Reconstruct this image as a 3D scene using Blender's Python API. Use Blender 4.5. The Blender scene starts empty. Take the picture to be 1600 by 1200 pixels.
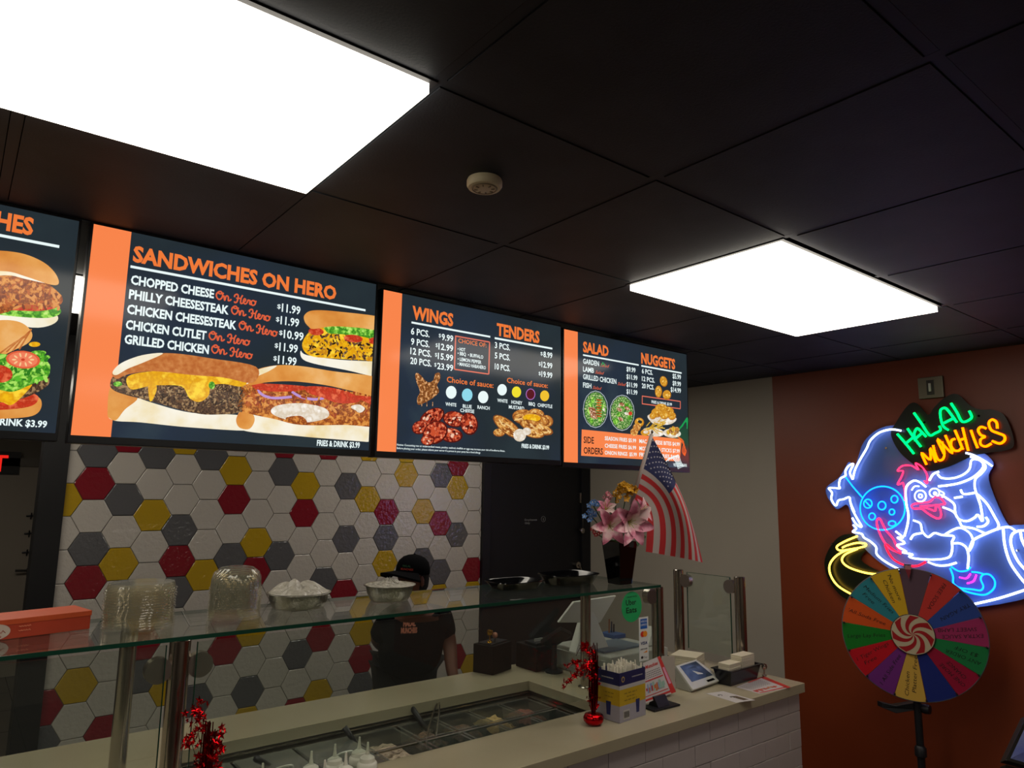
import bpy, bmesh, math, random
import numpy as np
from mathutils import Vector, Matrix
random.seed(7)
sc = bpy.context.scene
col = sc.collection
# ---------------------------------------------------------------- camera
YAW, PIT, ROL, FPX, CAMZ = 0.66980931, 0.15281706, 0.01384764, 1093.57, 1.80
_cy, _sy = math.cos(YAW), math.sin(YAW)
FW = Vector((_sy*math.cos(PIT), _cy*math.cos(PIT), math.sin(PIT)))
_r = Vector((_cy, -_sy, 0)); _u = _r.cross(FW)
RT = math.cos(ROL)*_r + math.sin(ROL)*_u
UP = -math.sin(ROL)*_r + math.cos(ROL)*_u
EYE = Vector((0, 0, CAMZ))
cam = bpy.data.cameras.new('camera'); camo = bpy.data.objects.new('camera', cam); col.objects.link(camo)
cam.sensor_width = 36; cam.lens = 36*FPX/1600; cam.clip_start = 0.02
camo.matrix_world = Matrix.Translation(EYE) @ Matrix((RT, UP, -FW)).transposed().to_4x4()
sc.camera = camo
def ray(x, y): return FW + (x-800)/FPX*RT - (y-600)/FPX*UP
def PL(x, y, ax, val):                     # photo point -> world point on an axis plane
    d = ray(x, y); v = val-(CAMZ if ax == 2 else 0)
    return EYE + d*(v/d[ax])
def PD(x, y, dep): return EYE + ray(x, y)*dep   # photo point at a given depth along the view
# ---------------------------------------------------------------- world, exposure
sc.view_settings.view_transform = 'Standard'; sc.view_settings.look = 'None'
sc.view_settings.exposure = 0.0; sc.view_settings.gamma = 1.0; sc.view_settings.use_curve_mapping = False
w = bpy.data.worlds.new('world'); sc.world = w; w.use_nodes = True
w.node_tree.nodes['Background'].inputs[0].default_value = (0.5, 0.5, 0.55, 1)
w.node_tree.nodes['Background'].inputs[1].default_value = 0.02
TROFFER = 5.2                               # radiance of the ceiling light lenses
TUBE = 2.3                                  # neon multiplier
# ---------------------------------------------------------------- materials
def lin(c):
    if isinstance(c, str):
        c = c.lstrip('#'); c = tuple(int(c[i:i+2], 16)/255 for i in (0, 2, 4))
    return tuple((v/12.92 if v <= .04045 else ((v+.055)/1.055)**2.4) for v in c)+(1,)
_m = {}
def mat(name, c, rough=.6, metal=0, spec=.5, bump=0, bscale=40, c2=None, nscale=8, coat=0, emis=0, ecol=None, contrast=(.35,.65), trans=0, ior=1.45, alpha=1, bdist=.002, stretch=None, world=False):
    if name in _m: return _m[name]
    m = bpy.data.materials.new(name); m.use_nodes = True; nt = m.node_tree; b = nt.nodes['Principled BSDF']
    b.inputs['Base Color'].default_value = lin(c); b.inputs['Roughness'].default_value = rough
    b.inputs['Metallic'].default_value = metal; b.inputs['Specular IOR Level'].default_value = spec
    b.inputs['Coat Weight'].default_value = coat; b.inputs['Coat Roughness'].default_value = .05
    b.inputs['IOR'].default_value = ior; b.inputs['Transmission Weight'].default_value = trans; b.inputs['Alpha'].default_value = alpha
    tc = nt.nodes.new('ShaderNodeTexCoord'); vec = tc.outputs['Object']
    if world:
        g = nt.nodes.new('ShaderNodeNewGeometry'); vec = g.outputs['Position']
    if stretch:
        mp = nt.nodes.new('ShaderNodeMapping'); mp.inputs['Scale'].default_value = stretch
        nt.links.new(vec, mp.inputs[0]); vec = mp.outputs[0]
    csock = None
    if c2 is not None:
        n = nt.nodes.new('ShaderNodeTexNoise'); n.inputs['Scale'].default_value = nscale; n.inputs['Detail'].default_value = 6
        nt.links.new(vec, n.inputs['Vector'])
        r = nt.nodes.new('ShaderNodeValToRGB'); cs = [c]+(list(c2) if isinstance(c2, (list, tuple)) else [c2])
        e = r.color_ramp.elements
        while len(e) < len(cs): e.new(.5)
        for i, k in enumerate(cs):
            e[i].position = contrast[0]+(contrast[1]-contrast[0])*i/(len(cs)-1); e[i].color = lin(k)
        nt.links.new(n.outputs['Fac'], r.inputs[0]); csock = r.outputs[0]
        nt.links.new(csock, b.inputs['Base Color'])
    if bump:
        n2 = nt.nodes.new('ShaderNodeTexNoise'); n2.inputs['Scale'].default_value = bscale; n2.inputs['Detail'].default_value = 3
        nt.links.new(vec, n2.inputs['Vector'])
        bp = nt.nodes.new('ShaderNodeBump'); bp.inputs['Strength'].default_value = bump; bp.inputs['Distance'].default_value = bdist
        nt.links.new(n2.outputs['Fac'], bp.inputs['Height']); nt.links.new(bp.outputs[0], b.inputs['Normal'])
    if emis:
        b.inputs['Emission Strength'].default_value = emis
        if csock is not None and ecol is None: nt.links.new(csock, b.inputs['Emission Color']); 
        else: b.inputs['Emission Color'].default_value = lin(ecol or c)
    _m[name] = m; return m
def scr(name, c, c2=None, nscale=60, e=1.0, contrast=(.35,.65), stretch=None):   # lit pixels of a screen behind glossy glass
    m = mat('screen_'+name, c, rough=.12, spec=.25, c2=c2, nscale=nscale, emis=e, contrast=contrast, stretch=stretch)
    nt = m.node_tree; b = nt.nodes['Principled BSDF']
    for l in list(nt.links):
        if l.to_socket == b.inputs['Base Color']: nt.links.remove(l)
    b.inputs['Base Color'].default_value = (.004, .004, .004, 1)
    return m
def glow(name, c, s):
    if name in _m: return _m[name]
    m = bpy.data.materials.new(name); m.use_nodes = True; nt = m.node_tree; nt.nodes.clear()
    e = nt.nodes.new('ShaderNodeEmission'); o = nt.nodes.new('ShaderNodeOutputMaterial')
    e.inputs[0].default_value = lin(c); e.inputs[1].default_value = s; nt.links.new(e.outputs[0], o.inputs[0]); _m[name] = m; return m
def glass(name, tint, ior=1.5, rough=.0, diffuse_mix=0, dc=(.8, .85, .8, 1)):
    if name in _m: return _m[name]
    m = bpy.data.materials.new(name); m.use_nodes = True; nt = m.node_tree; nt.nodes.clear(); L = nt.links
    o = nt.nodes.new('ShaderNodeOutputMaterial'); t = nt.nodes.new('ShaderNodeBsdfTransparent'); g = nt.nodes.new('ShaderNodeBsdfGlossy')
    lw = nt.nodes.new('ShaderNodeLayerWeight'); lw.inputs[0].default_value = .5; mx = nt.nodes.new('ShaderNodeMixShader')
    pw = nt.nodes.new('ShaderNodeMath'); pw.operation = 'POWER'; pw.inputs[1].default_value = 5; L.new(lw.outputs['Facing'], pw.inputs[0])
    f = nt.nodes.new('ShaderNodeMath'); f.operation = 'MULTIPLY_ADD'; f.inputs[1].default_value = .96; f.inputs[2].default_value = .04; L.new(pw.outputs[0], f.inputs[0])
    t.inputs[0].default_value = lin(tint); g.inputs[0].default_value = (.95, .95, .95, 1); g.inputs['Roughness'].default_value = rough
    L.new(f.outputs[0], mx.inputs[0]); L.new(t.outputs[0], mx.inputs[1]); L.new(g.outputs[0], mx.inputs[2])
    last = mx.outputs[0]
    if diffuse_mix:
        d = nt.nodes.new('ShaderNodeBsdfDiffuse'); d.inputs[0].default_value = dc; m2 = nt.nodes.new('ShaderNodeMixShader')
        m2.inputs[0].default_value = diffuse_mix; L.new(last, m2.inputs[1]); L.new(d.outputs[0], m2.inputs[2]); last = m2.outputs[0]
    L.new(last, o.inputs[0]); _m[name] = m; return m
# ---------------------------------------------------------------- mesh helpers
def wloc(o):
    v = Vector((0, 0, 0))
    while o is not None: v += o.location; o = o.parent
    return v
def smooth(pts, n=6, closed=False):          # Catmull-Rom through the points
    P = [Vector(p) for p in pts]; m = len(P); out = []
    if m < 3: return P
    R = range(m if closed else m-1)
    for i in R:
        g = lambda k: P[k % m] if closed else P[min(max(k, 0), m-1)]
        a, b, c, d = g(i-1), g(i), g(i+1), g(i+2)
        for k in range(n):
            t = k/n
            out.append(.5*((2*b)+(c-a)*t+(2*a-5*b+4*c-d)*t*t+(3*b-3*c+d-a)*t**3))
    if not closed: out.append(P[-1])
    return out
class MB:
    def __init__(s): s.v = []; s.f = []; s.mi = []
    def add(s, v, f, mi=0):
        k = len(s.v); s.v += [Vector(p) for p in v]; s.f += [[i+k for i in q] for q in f]; s.mi += [mi]*len(f); return s
    def box(s, x0, x1, y0, y1, z0, z1, mi=0, M=None):
        v = [Vector((x, y, z)) for z in (z0, z1) for y in (y0, y1) for x in (x0, x1)]
        if M is not None: v = [M @ p for p in v]
        return s.add(v, [(0, 2, 3, 1), (4, 5, 7, 6), (0, 1, 5, 4), (2, 6, 7, 3), (0, 4, 6, 2), (1, 3, 7, 5)], mi)
    def tube(s, pts, r, seg=8, mi=0, caps=True, closed=False):
        P = [Vector(p) for p in pts]; n = len(P)
        if n < 2: return s
        rr = r if isinstance(r, (list, tuple)) else [r]*n
        v = []; prev = None
        for i, p in enumerate(P):
            a = P[(i-1) % n] if (closed or i > 0) else p; b = P[(i+1) % n] if (closed or i < n-1) else p
            t = (b-a)
            t = t.normalized() if t.length > 1e-9 else Vector((0, 0, 1))
            if prev is None:
                q = t.orthogonal().normalized()
            else:
                q = (prev-t*prev.dot(t)); q = q.normalized() if q.length > 1e-6 else t.orthogonal().normalized()
            prev = q; w_ = t.cross(q)
            for k in range(seg):
                an = 2*math.pi*k/seg; v.append(p+(q*math.cos(an)+w_*math.sin(an))*rr[i])
        f = []
        for i in range(n if closed else n-1):
            for k in range(seg):
                a = i*seg+k; b = i*seg+(k+1) % seg; j = ((i+1) % n)*seg
                f.append((a, b, j+(k+1) % seg, j+k))
        if caps and not closed: f += [tuple(reversed(range(seg))), tuple((n-1)*seg+k for k in range(seg))]
        return s.add(v, f, mi)
    def lathe(s, prof, seg=24, c=(0, 0, 0), mi=0, M=None, sx=1, sy=1, caps=True, wob=None):
        v = []
        for i, (r, z) in enumerate(prof):
            for k in range(seg):
                a = 2*math.pi*k/seg; q = r*(1+(wob(a, i) if wob else 0))
                p = Vector((q*math.cos(a)*sx, q*math.sin(a)*sy, z))
                v.append((M @ p if M is not None else p)+Vector(c))
        f = [(i*seg+k, i*seg+(k+1) % seg, (i+1)*seg+(k+1) % seg, (i+1)*seg+k) for i in range(len(prof)-1) for k in range(seg)]
        if caps:
            if prof[0][0] > 1e-5: f.append(tuple(reversed(range(seg))))
            if prof[-1][0] > 1e-5: f.append(tuple((len(prof)-1)*seg+k for k in range(seg)))
        return s.add(v, f, mi)
    def poly(s, pts, th=None, n=None, mi=0):    # flat polygon, with a thickness th along n
        P = [Vector(p) for p in pts]; k = len(P)
        if th is None: return s.add(P, [tuple(range(k))], mi)
        q = [p+n*th for p in P]
        return s.add(P+q, [tuple(reversed(range(k))), tuple(range(k, 2*k))]+[(i, (i+1) % k, k+(i+1) % k, k+i) for i in range(k)], mi)
    def build(s, name, mats, parent=None, sm=False, bevel=0, recalc=True, kind=None, label=None):
        me = bpy.data.meshes.new(name); off = wloc(parent) if parent is not None else Vector((0, 0, 0))
        me.from_pydata([tuple(p-off) for p in s.v], [], s.f)
        for m in (mats if isinstance(mats, (list, tuple)) else [mats]): me.materials.append(m)
        me.polygons.foreach_set('material_index', s.mi)
        if recalc:
            b = bmesh.new(); b.from_mesh(me)
            if bevel:
                bmesh.ops.bevel(b, geom=b.edges[:], offset=bevel, segments=2, affect='EDGES', profile=.6)
            bmesh.ops.recalc_face_normals(b, faces=b.faces[:]); b.to_mesh(me); b.free()
        if sm is True: me.polygons.foreach_set('use_smooth', [True]*len(me.polygons))
        elif sm: me.polygons.foreach_set('use_smooth', [True]*len(me.polygons)); me.set_sharp_from_angle(angle=math.radians(sm))
        me.update()
        o = bpy.data.objects.new(name, me); col.objects.link(o)
        if parent is not None: o.parent = parent
        if kind: o['kind'] = kind
        if label: o['label'] = label
        return o
def thing(name, loc, label, cat, group=None):
    o = bpy.data.objects.new(name, None); col.objects.link(o); o.location = loc; o.empty_display_size = .05
    o['label'] = label; o['category'] = cat
    if group: o['group'] = group
    return o
def tag(o, label, cat, group=None):
    o['label'] = label; o['category'] = cat
    if group: o['group'] = group
    return o
def struct(name, loc=(0, 0, 0)):
    o = bpy.data.objects.new(name, None); col.objects.link(o); o.location = loc; o['kind'] = 'structure'; return o
def copy_tree(o, parent=None):
    c = o.copy(); col.objects.link(c)
    if parent is not None: c.parent = parent
    for ch in [x for x in bpy.data.objects if x.parent == o and x != c]: copy_tree(ch, c)
    return c
_tc = {}
def glyphs(s, bold=0.0, shear=0):
    k = (s, bold, shear)
    if k in _tc: return _tc[k]
    cu = bpy.data.curves.new('t', 'FONT'); cu.body = s; cu.size = 1; cu.offset = bold; cu.shear = shear; cu.resolution_u = 2
    ob = bpy.data.objects.new('t', cu); me = bpy.data.meshes.new_from_object(ob)
    v = [(p.co.x, p.co.y) for p in me.vertices]; f = [tuple(p.vertices) for p in me.polygons]
    bpy.data.objects.remove(ob); bpy.data.curves.remove(cu); bpy.data.meshes.remove(me)
    xs = [p[0] for p in v] or [0, 1]; x0, x1 = min(xs), max(xs)
    v = [((p[0]-x0)/(x1-x0), p[1]/.729) for p in v]; _tc[k] = (v, f); return v, f
def text3(mb, s, O, R, U, n=Vector((0, 0, 0)), mi=0, bold=0, shear=0):    # R full width, U cap height
    v, f = glyphs(s, bold, shear); mb.add([O+R*x+U*y+n for x, y in v], f, mi)
def clip(poly, ax, val, keep_less):
    out = []
    for i in range(len(poly)):
        a, b = poly[i], poly[(i+1) % len(poly)]; ia = (a[ax] <= val) == keep_less; ib = (b[ax] <= val) == keep_less
        if ia: out.append(a)
        if ia != ib: t = (val-a[ax])/(b[ax]-a[ax]); out.append((a[0]+t*(b[0]-a[0]), a[1]+t*(b[1]-a[1])))
    return out

# common materials
STEEL = mat('brushed_steel', '#b4aca4', .2, 1, bump=.05, bscale=200, stretch=(1, 1, .05))
STEELD = mat('dull_steel', '#6f6c66', .35, 1)
BLACK = mat('black_plastic', '#15151a', .45)
BLACKG = mat('glossy_black', '#08080a', .12)
WHITEP = mat('white_plastic', '#c9cac4', .4)
STONE = mat('quartz_top', '#a59b80', .2, c2=['#aaa088', '#a39980', '#ada38a'], nscale=1.6, contrast=(.2, .8), bump=.03)
STONEE = STONE
CEILZ = 2.562
# ================================================================ STRUCTURE
WX = 4.115; BY = 4.17
ceil = struct('ceiling')
XB = [-1.8, -1.19, -.58, .03, .640, 1.268, 1.874, 2.468, 3.045, 3.66, WX]
YB = [-3.0, -2.42, -1.81, -1.20, -.59, .02-.2+.0, .424, 1.045, 1.655, 2.275, 2.90, 3.52, BY]
XB = [-3.0, -2.4]+XB
LIGHTS = [(-.58, .640, 1.045, 1.655, 'big glowing white ceiling light panel at the top left corner'),
          (1.874, 3.045, 1.07, 1.70, 'smaller glowing white ceiling light panel right of the smoke detector'),
          (-.58, .640, 2.92, 3.50, 'bright ceiling light panel glimpsed through the gap between the two left menu screens')]
LIGHTS_UNSEEN = [(1.874, 3.045, 2.90, 3.52), (-.58, .64, 5.9, 6.5), (1.874, 3.045, -1.81, -1.2), (-3.0, -1.8, 1.045, 1.655), (.640, 1.874, -1.81, -1.2)]  # passage and dining panels are added fill light, with no fixture seen there
ctile = mat('ceiling_tile_black', '#272a2f', .62, c2='#303339', nscale=5, bump=.5, bscale=180, bdist=.001, spec=.25)
cbar = mat('ceiling_bar_black', '#2a2d33', .6, spec=.25)
def inlight(x, y):
    for l in LIGHTS+LIGHTS_UNSEEN:
        if l[0]-.05 < x < l[1]+.05 and l[2]-.05 < y < l[3]+.05: return True
    return False
G = .0135
for i in range(len(XB)-1):
    for j in range(len(YB)-1):
        x0, x1, y0, y1 = XB[i], XB[i+1], YB[j], YB[j+1]
        if inlight((x0+x1)/2, (y0+y1)/2): continue
        MB().box(x0+G, x1-G, y0+G, y1-G, CEILZ-.0015, CEILZ+.018).build('ceiling_tile', ctile, ceil)
for x in XB[1:-1]: MB().box(x-.0115, x+.0115, YB[0], BY, CEILZ+.0005, CEILZ+.03).build('grid_bar', cbar, ceil)
for y in YB[1:-1]: MB().box(XB[0], WX, y-.0115, y+.0115, CEILZ+.0008, CEILZ+.03).build('grid_bar', cbar, ceil)
MB().box(XB[0]-.1, WX+.1, YB[0]-.1, BY+6, CEILZ+.03, CEILZ+.08).build('ceiling_slab', mat('slab', '#151515', .9), ceil)
lens = glow('light_lens', '#fff6e6', TROFFER); ltrim = mat('light_frame', '#1d1d20', .5)
def troffer(x0, x1, y0, y1, label):
    t = thing('ceiling_light', ((x0+x1)/2, (y0+y1)/2, CEILZ), label, 'ceiling light')
    fr = MB(); a = .012; z0, z1 = CEILZ-.003, CEILZ+.028
    fr.box(x0, x1, y0, y0+a, z0, z1); fr.box(x0, x1, y1-a, y1, z0, z1); fr.box(x0, x0+a, y0+a, y1-a, z0, z1); fr.box(x1-a, x1, y0+a, y1-a, z0, z1)
    fr.build('light_frame', ltrim, t)
    MB().box(x0+a, x1-a, y0+a, y1-a, CEILZ-.024, CEILZ+.02).build('diffuser', lens, t)
for l in LIGHTS: troffer(*l)
for i, l in enumerate(LIGHTS_UNSEEN):
    troffer(*l,  ['ceiling light panel over the kitchen behind the menu screens', 'added unseen light panel brightening the passage beyond the black column', 'added unseen light panel over the dining area brightening the brick counter front', 'ceiling light panel outside the photo on the left', 'added unseen light panel over the dining area behind the viewer, lighting the wall'][i])
# floor
fl = struct('floor'); MB().box(-3.1, WX+.1, -3.1, 10.2, -.06, 0).build('floor_tiles', mat('floor_mat', '#4a423a', .4, c2='#3d362f', nscale=3), fl)
gj = MB()
for k in range(-5, 8): gj.box(k*.6, k*.6+.006, -3, 10, 0, .0008)
for k in range(-5, 17): gj.box(-3, WX, k*.6, k*.6+.006, 0, .0009)
gj.build('floor_joints', mat('joint', '#1d1a17', .8), fl)
# right wall: grey paint, then orange paint
wr = struct('wall_right')
SPL = 2.475*.762/.762*1.0
SPLIT = 2.472
MB().box(WX, WX+.1, SPLIT, BY+.1, 0, CEILZ+.05).build('painted_grey_section', mat('grey_paint', '#a29a8e', .7, bump=.15, bscale=90, world=True), wr)
MB().box(WX, WX+.1, -3.1, SPLIT, 0, CEILZ+.05).build('painted_orange_section', mat('orange_paint', '#7c3416', .42, bump=.15, bscale=90, world=True), wr)
wb_ = struct('wall_rear'); MB().box(-3.1, WX+.1, -3.1, -3.0, 0, CEILZ+.05).build('painted_panel', mat('rear_paint', '#8a8175', .8), wb_)
wl_ = struct('wall_left'); MB().box(-3.1, -3.0, -3.0, 10, 0, CEILZ+.05).build('painted_panel', mat('rear_paint', '#8a8175', .8), wl_)
# back wall with hexagon tiles
wk = struct('wall_back')
X0, X1 = .455, 3.03
MB().box(X0, X1, BY+.004, BY+.1, 0, CEILZ+.03).build('grout_bed', mat('grout', '#6e6a63', .9), wk)
MB().box(3.0, WX, BY+.03, BY+.12, 2.14, CEILZ+.03).build('painted_header', mat('black_wall', '#16161b', .6), wk)
MB().box(-3.0, .34, BY+.0, BY+.1, 2.35, CEILZ+.03).build('painted_header', mat('black_wall', '#16161b', .6), wk)
CX0, CDX, CDZ, CZ0 = .02205, .14001, .16419, .00980
tp = {'r': '#7c1a26', 'y': '#ad8d1c', 'g': '#57575a', 'w': '#b4aea6'}
tm = {k: mat('glazed_tile_'+k, v, .085, bump=.6, bscale=42, bdist=.006, spec=.75, world=True) for k, v in tp.items()}
PATT = {(4,1):'g',(4,0):'r',(5,-.5):'g',(9,.5):'y',(9,-.5):'r',(6,-1):'y',(7,-1.5):'g',(4,-2):'g',(5,-2.5):'y',(7,-2.5):'r',(4,-3):'r',(8,-3):'y',(7,-3.5):'g',(9,-2.5):'g',
(11,.5):'g',(12,0):'y',(12,-1):'r',(14,0):'g',(15,-.5):'y',(17,.5):'y',(19,.5):'g',(20,1):'r',(20,0):'y',(16,-1):'r',(14,-2):'g',(16,-2):'g',(18,-1):'y',(19,-1.5):'r',(20,-2):'g',
(11,-2.5):'g',(10,-2):'y',(10,-3):'r',(13,-3.5):'g',(14,-4):'r',(16,-3):'y',(18,-3):'g',(19,-3.5):'g',(21,-3.5):'r',(9,-5.5):'r',(10,-5):'y',(12,-6):'g',(13,-5.5):'r',(15,-5.5):'y',(15,-6.5):'r',
(15,-7.5):'g',(13,-7.5):'y',(10,-7):'g',(20,-7):'r',(4,-6):'y',(5,-7.5):'r',(8,-7):'g',(3,-6.5):'r',(5,1.5):'r',(6,1):'g',(7,1.5):'y',(8,1):'g',(3,-.5):'y',(11,1.5):'r',(13,1.5):'r',(15,1.5):'y',
(19,-4.5):'y',(21,-4.5):'y',(18,-5):'y',(21,-7.5):'y',(10,-8):'y',(12,-8):'r',(16,-8):'y',(3,-7.5):'g',(6,-5):'r',(6,-6):'g',(7,-6.5):'y'}
ux = CDX*2/3
hexm = {}
def hexpoly(cx, cz): return [(cx+(ux-.0017)*math.cos(math.radians(60*k)), cz+(CDZ/2-.0015)/math.sin(math.radians(60))*math.sin(math.radians(60*k))) for k in range(6)]
def prism(poly, c):                       # tile with a chamfered front edge
    cx = sum(p[0] for p in poly)/len(poly); cz = sum(p[1] for p in poly)/len(poly); n = len(poly)
    v = [(p[0]-c[0], 0, p[1]-c[1]) for p in poly]+[(p[0]-c[0], -.008, p[1]-c[1]) for p in poly]+[((p[0]-cx)*.97+cx-c[0], -.0095, (p[1]-cz)*.97+cz-c[1]) for p in poly]
    f = [tuple(range(n))]+[(i, (i+1) % n, n+(i+1) % n, n+i) for i in range(n)]+[(n+i, n+(i+1) % n, 2*n+(i+1) % n, 2*n+i) for i in range(n)]+[tuple(range(2*n, 3*n))]
    return v, f
rest = MB(); rw = {'w': 0, 'r': 1, 'y': 2, 'g': 3}
for i in range(3, 23):
    for jj in range(-10, 6):
        b = jj+(.5 if i % 2 else 0)
        cx = CX0+CDX*i-.00179*b; cz = CZ0+.000735*i+CDZ*b+CAMZ
        if cz > CEILZ+.05: continue
        k = PATT.get((i, b))
        if k is None:
            k = 'w' if -8.3 < b < 1.2 else random.choice('wwwwryg')
        P = hexpoly(cx, cz); Q = clip(clip(P, 0, X0, False), 0, X1, True); Q = clip(Q, 1, CEILZ, True)
        if len(Q) < 3: continue
        Q = Q[::-1]
        if cz < .62 or cz > 2.25: v, f = prism(Q, (0, 0)); rest.add([(p[0], p[1]+BY+.004, p[2]) for p in v], f, rw[k]); continue
        if len(Q) == 6 and abs(Q[0][0]-P[-1][0]) < 1e-9 and X0 < cx-ux and cx+ux < X1:
            if k not in hexm:
                v, f = prism(Q, (cx, cz)); hexm[k] = MB().add(v, f).build('hex_tile', tm[k], None).data; bpy.data.objects.remove([o for o in bpy.data.objects if o.data == hexm[k]][0])
            o = bpy.data.objects.new('hex_tile', hexm[k]); col.objects.link(o)
        else:
            v, f = prism(Q, (cx, cz)); o = MB().add(v, f).build('hex_tile', tm[k], None)
        o.parent = wk; o.location = (cx, BY+.004, cz)
        o.rotation_euler = (random.uniform(-.004, .004), 0, random.uniform(-.004, .004))
rest.build('hidden_tiles', [tm['w'], tm['r'], tm['y'], tm['g']], wk, kind='stuff')
# black column at the end of the tiles and the passage behind
tr = struct('trim_1'); MB().box(.345, .455, BY-.03, BY+.12, 0, CEILZ).build('column_casing', mat('black_paint', '#0d0d10', .55), tr)
wp = struct('wall_passage')
pm = mat('beige_paint', '#6b6358', .8)
MB().box(-3, 3, 8.5, 8.6, 0, CEILZ+.03).build('painted_panel', pm, wp)
MB().box(1.7, 1.8, BY+.12, 8.5, 0, CEILZ+.03).build('painted_panel', pm, wp)
d2 = struct('door_2', (.42, 8.5, 0))
dm = mat('beige_door', '#8a8073', .6)
MB().box(-.55, .80, 8.44, 8.498, 0, 1.98).build('door_leaf', dm, d2)
fr = MB(); fr.box(-.63, -.55, 8.42, 8.498, 0, 2.06); fr.box(.80, .88, 8.42, 8.498, 0, 2.06); fr.box(-.63, .88, 8.42, 8.498, 1.98, 2.06); fr.build('door_frame', mat('door_frame_beige', '#5e574d', .6), d2)
hd = MB(); hd.lathe([(.03, 0), (.03, .012), (.012, .014), (.012, .05)], 16, M=Matrix.Rotation(math.pi/2, 4, 'X'), c=(.70, 8.44, .98)); hd.tube([(.70, 8.39, .98), (.58, 8.385, .985)], .011)
hd.build('door_handle', mat('dark_handle', '#23201d', .4, .5), d2)
for zz in (1.5, 1.33, 1.15):
    hk = MB(); hk.tube([(.62, 8.43, zz), (.76, 8.42, zz+.01)], .008); hk.tube([(.66, 8.43, zz-.03), (.66, 8.40, zz+.03)], .006); hk.build('coat_hook', BLACK, d2)
ex = thing('exit_sign', (.35, 8.46, 2.0), 'red lit exit sign above the far door at the left edge', 'exit sign')
MB().box(.06, .52, 8.42, 8.498, 1.90, 2.12).build('sign_housing', mat('sign_black', '#191614', .6), ex)
tx = MB(); text3(tx, 'EXIT', Vector((.02, 8.415, 1.93)), Vector((.40, 0, 0)), Vector((0, 0, .16)), bold=.02); tx.build('exit_lettering', glow('exit_red', '#ff2a20', .8), ex, recalc=False)
# black employee door
d1 = struct('door_1', (3.57, BY, 0))
DB = mat('door_black', '#0f0f13', .5, bump=.05)
MB().box(3.10, 4.02, BY-.005, BY+.04, 0, 2.02).build('door_leaf', DB, d1, bevel=.003)
fr = MB(); fr.box(3.032, 3.10, BY-.03, BY+.05, 0, 2.09); fr.box(4.02, WX-.001, BY-.03, BY+.05, 0, 2.09); fr.box(3.032, WX-.001, BY-.03, BY+.05, 2.02, 2.14); fr.build('door_frame', mat('frame_black', '#121218', .45), d1, bevel=.003)
tx = MB(); gl = PL(826, 807, 1, BY)
def ptext(mb, s, p0, p1, h, ax, val, mi=0, bold=0, shear=0, level=True):
    A = PL(*p0, ax, val); B = PL(*p1, ax, val); T = PL(p0[0], p0[1]-h, ax, val)
    if level: z = (A.z+B.z)/2; A.z = z; B.z = z; U = Vector((0, 0, PL((p0[0]+p1[0])/2, (p0[1]+p1[1])/2-h, ax, val).z-z))
    else: U = T-A
    text3(mb, s, A, B-A, U, mi=mi, bold=bold, shear=shear)
ptext(tx, 'Employees', (820, 813), (839, 814), 3.2, 1, BY-.0065); ptext(tx, 'Only', (820, 818.5), (828, 819), 3.2, 1, BY-.0065)
c_ = PL(849, 811, 1, BY-.0065)
ring = [c_+Vector((.021*math.cos(a), 0, .021*math.sin(a))) for a in [k*math.pi/10 for k in range(20)]]
tx.tube(ring, .0012, 4, closed=True); tx.box(c_.x-.002, c_.x+.002, c_.y-.001, c_.y, c_.z-.012, c_.z+.008)
tx.build('door_lettering', mat('sign_silver', '#9a9a9a', .4), d1, recalc=False)
lk = MB(); p = PL(906, 779, 1, BY-.02); lk.box(p.x-.006, p.x+.006, p.y-.012, p.y+.012, p.z-.035, p.z+.045); lk.build('pull_plate', STEEL, d1, bevel=.002)
kp = MB(); p = PL(908, 829, 1, BY-.03); kp.lathe([(.022, 0), (.022, .02), (.012, .024)], 16, M=Matrix.Rotation(math.pi/2, 4, 'X'), c=p); kp.tube([p+Vector((0, -.02, .13)), p+Vector((.002, -.02, .03))], .0015, 5); kp.build('door_lock', STEEL, d1)
lv = MB(); p = PL(904, 883, 1, BY-.05); lv.tube([p, p+Vector((.03, 0, -.035))], .008); lv.lathe([(.025, 0), (.025, .045), (.01, .05)], 16, M=Matrix.Rotation(-math.pi/2, 4, 'X'), c=p); lv.build('door_handle', STEEL, d1)

# ================================================================ TV MENU SCREENS
TY = 2.29
SBG = scr('slate', '#2d3a40', c2=['#2a363b', '#242d33', '#25303f', '#3a4a50'], nscale=1.4, contrast=(.25, .75))
SOR = scr('orange_band', '#f9854c'); SHD = scr('orange_heading', '#f07a38'); SWH = scr('white_text', '#e6f4f4', e=1.05); SBX = scr('box_coral', '#e0705a')
SRT = scr('red_text', '#e0603c'); SDK = scr('dark_text', '#1c1a1c')
BUN = scr('bun', '#c8742c', c2=['#dc9040', '#e8a658', '#f2c080'], nscale=9, contrast=(.25,.75))
BUNP = scr('bun_pale', '#e2c080', c2=['#f0dca8', '#f6ecd2', '#faf4e4'], nscale=10, contrast=(.2,.6))
SEED = scr('bun_dark', '#a8562a', c2=['#bc6a32', '#cc8044', '#dc9a60'], nscale=60, contrast=(.2,.8))
MEAT = scr('meat', '#5a4030', c2=['#2d1f18', '#6d5038', '#a08058'], nscale=110, contrast=(.38, .62))
CHZ = scr('cheese', '#f4bd18', c2=['#e09c10', '#ffd63a'], nscale=40)
TOM = scr('tomato', '#d8452a', c2=['#b83018', '#ec7048'], nscale=50)
LET = scr('lettuce', '#5fae2c', c2=['#2f7d1e', '#8ed648', '#c8ee80'], nscale=60)
FRY = scr('fried', '#b05a1e', c2=['#7c3512', '#c8752c', '#e39a48'], nscale=80)
ONI = scr('onion', '#b890d0'); WHT = scr('chicken_white', '#efe6d8', c2=['#d9c8b0', '#fbf6ee'], nscale=40)
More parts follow.
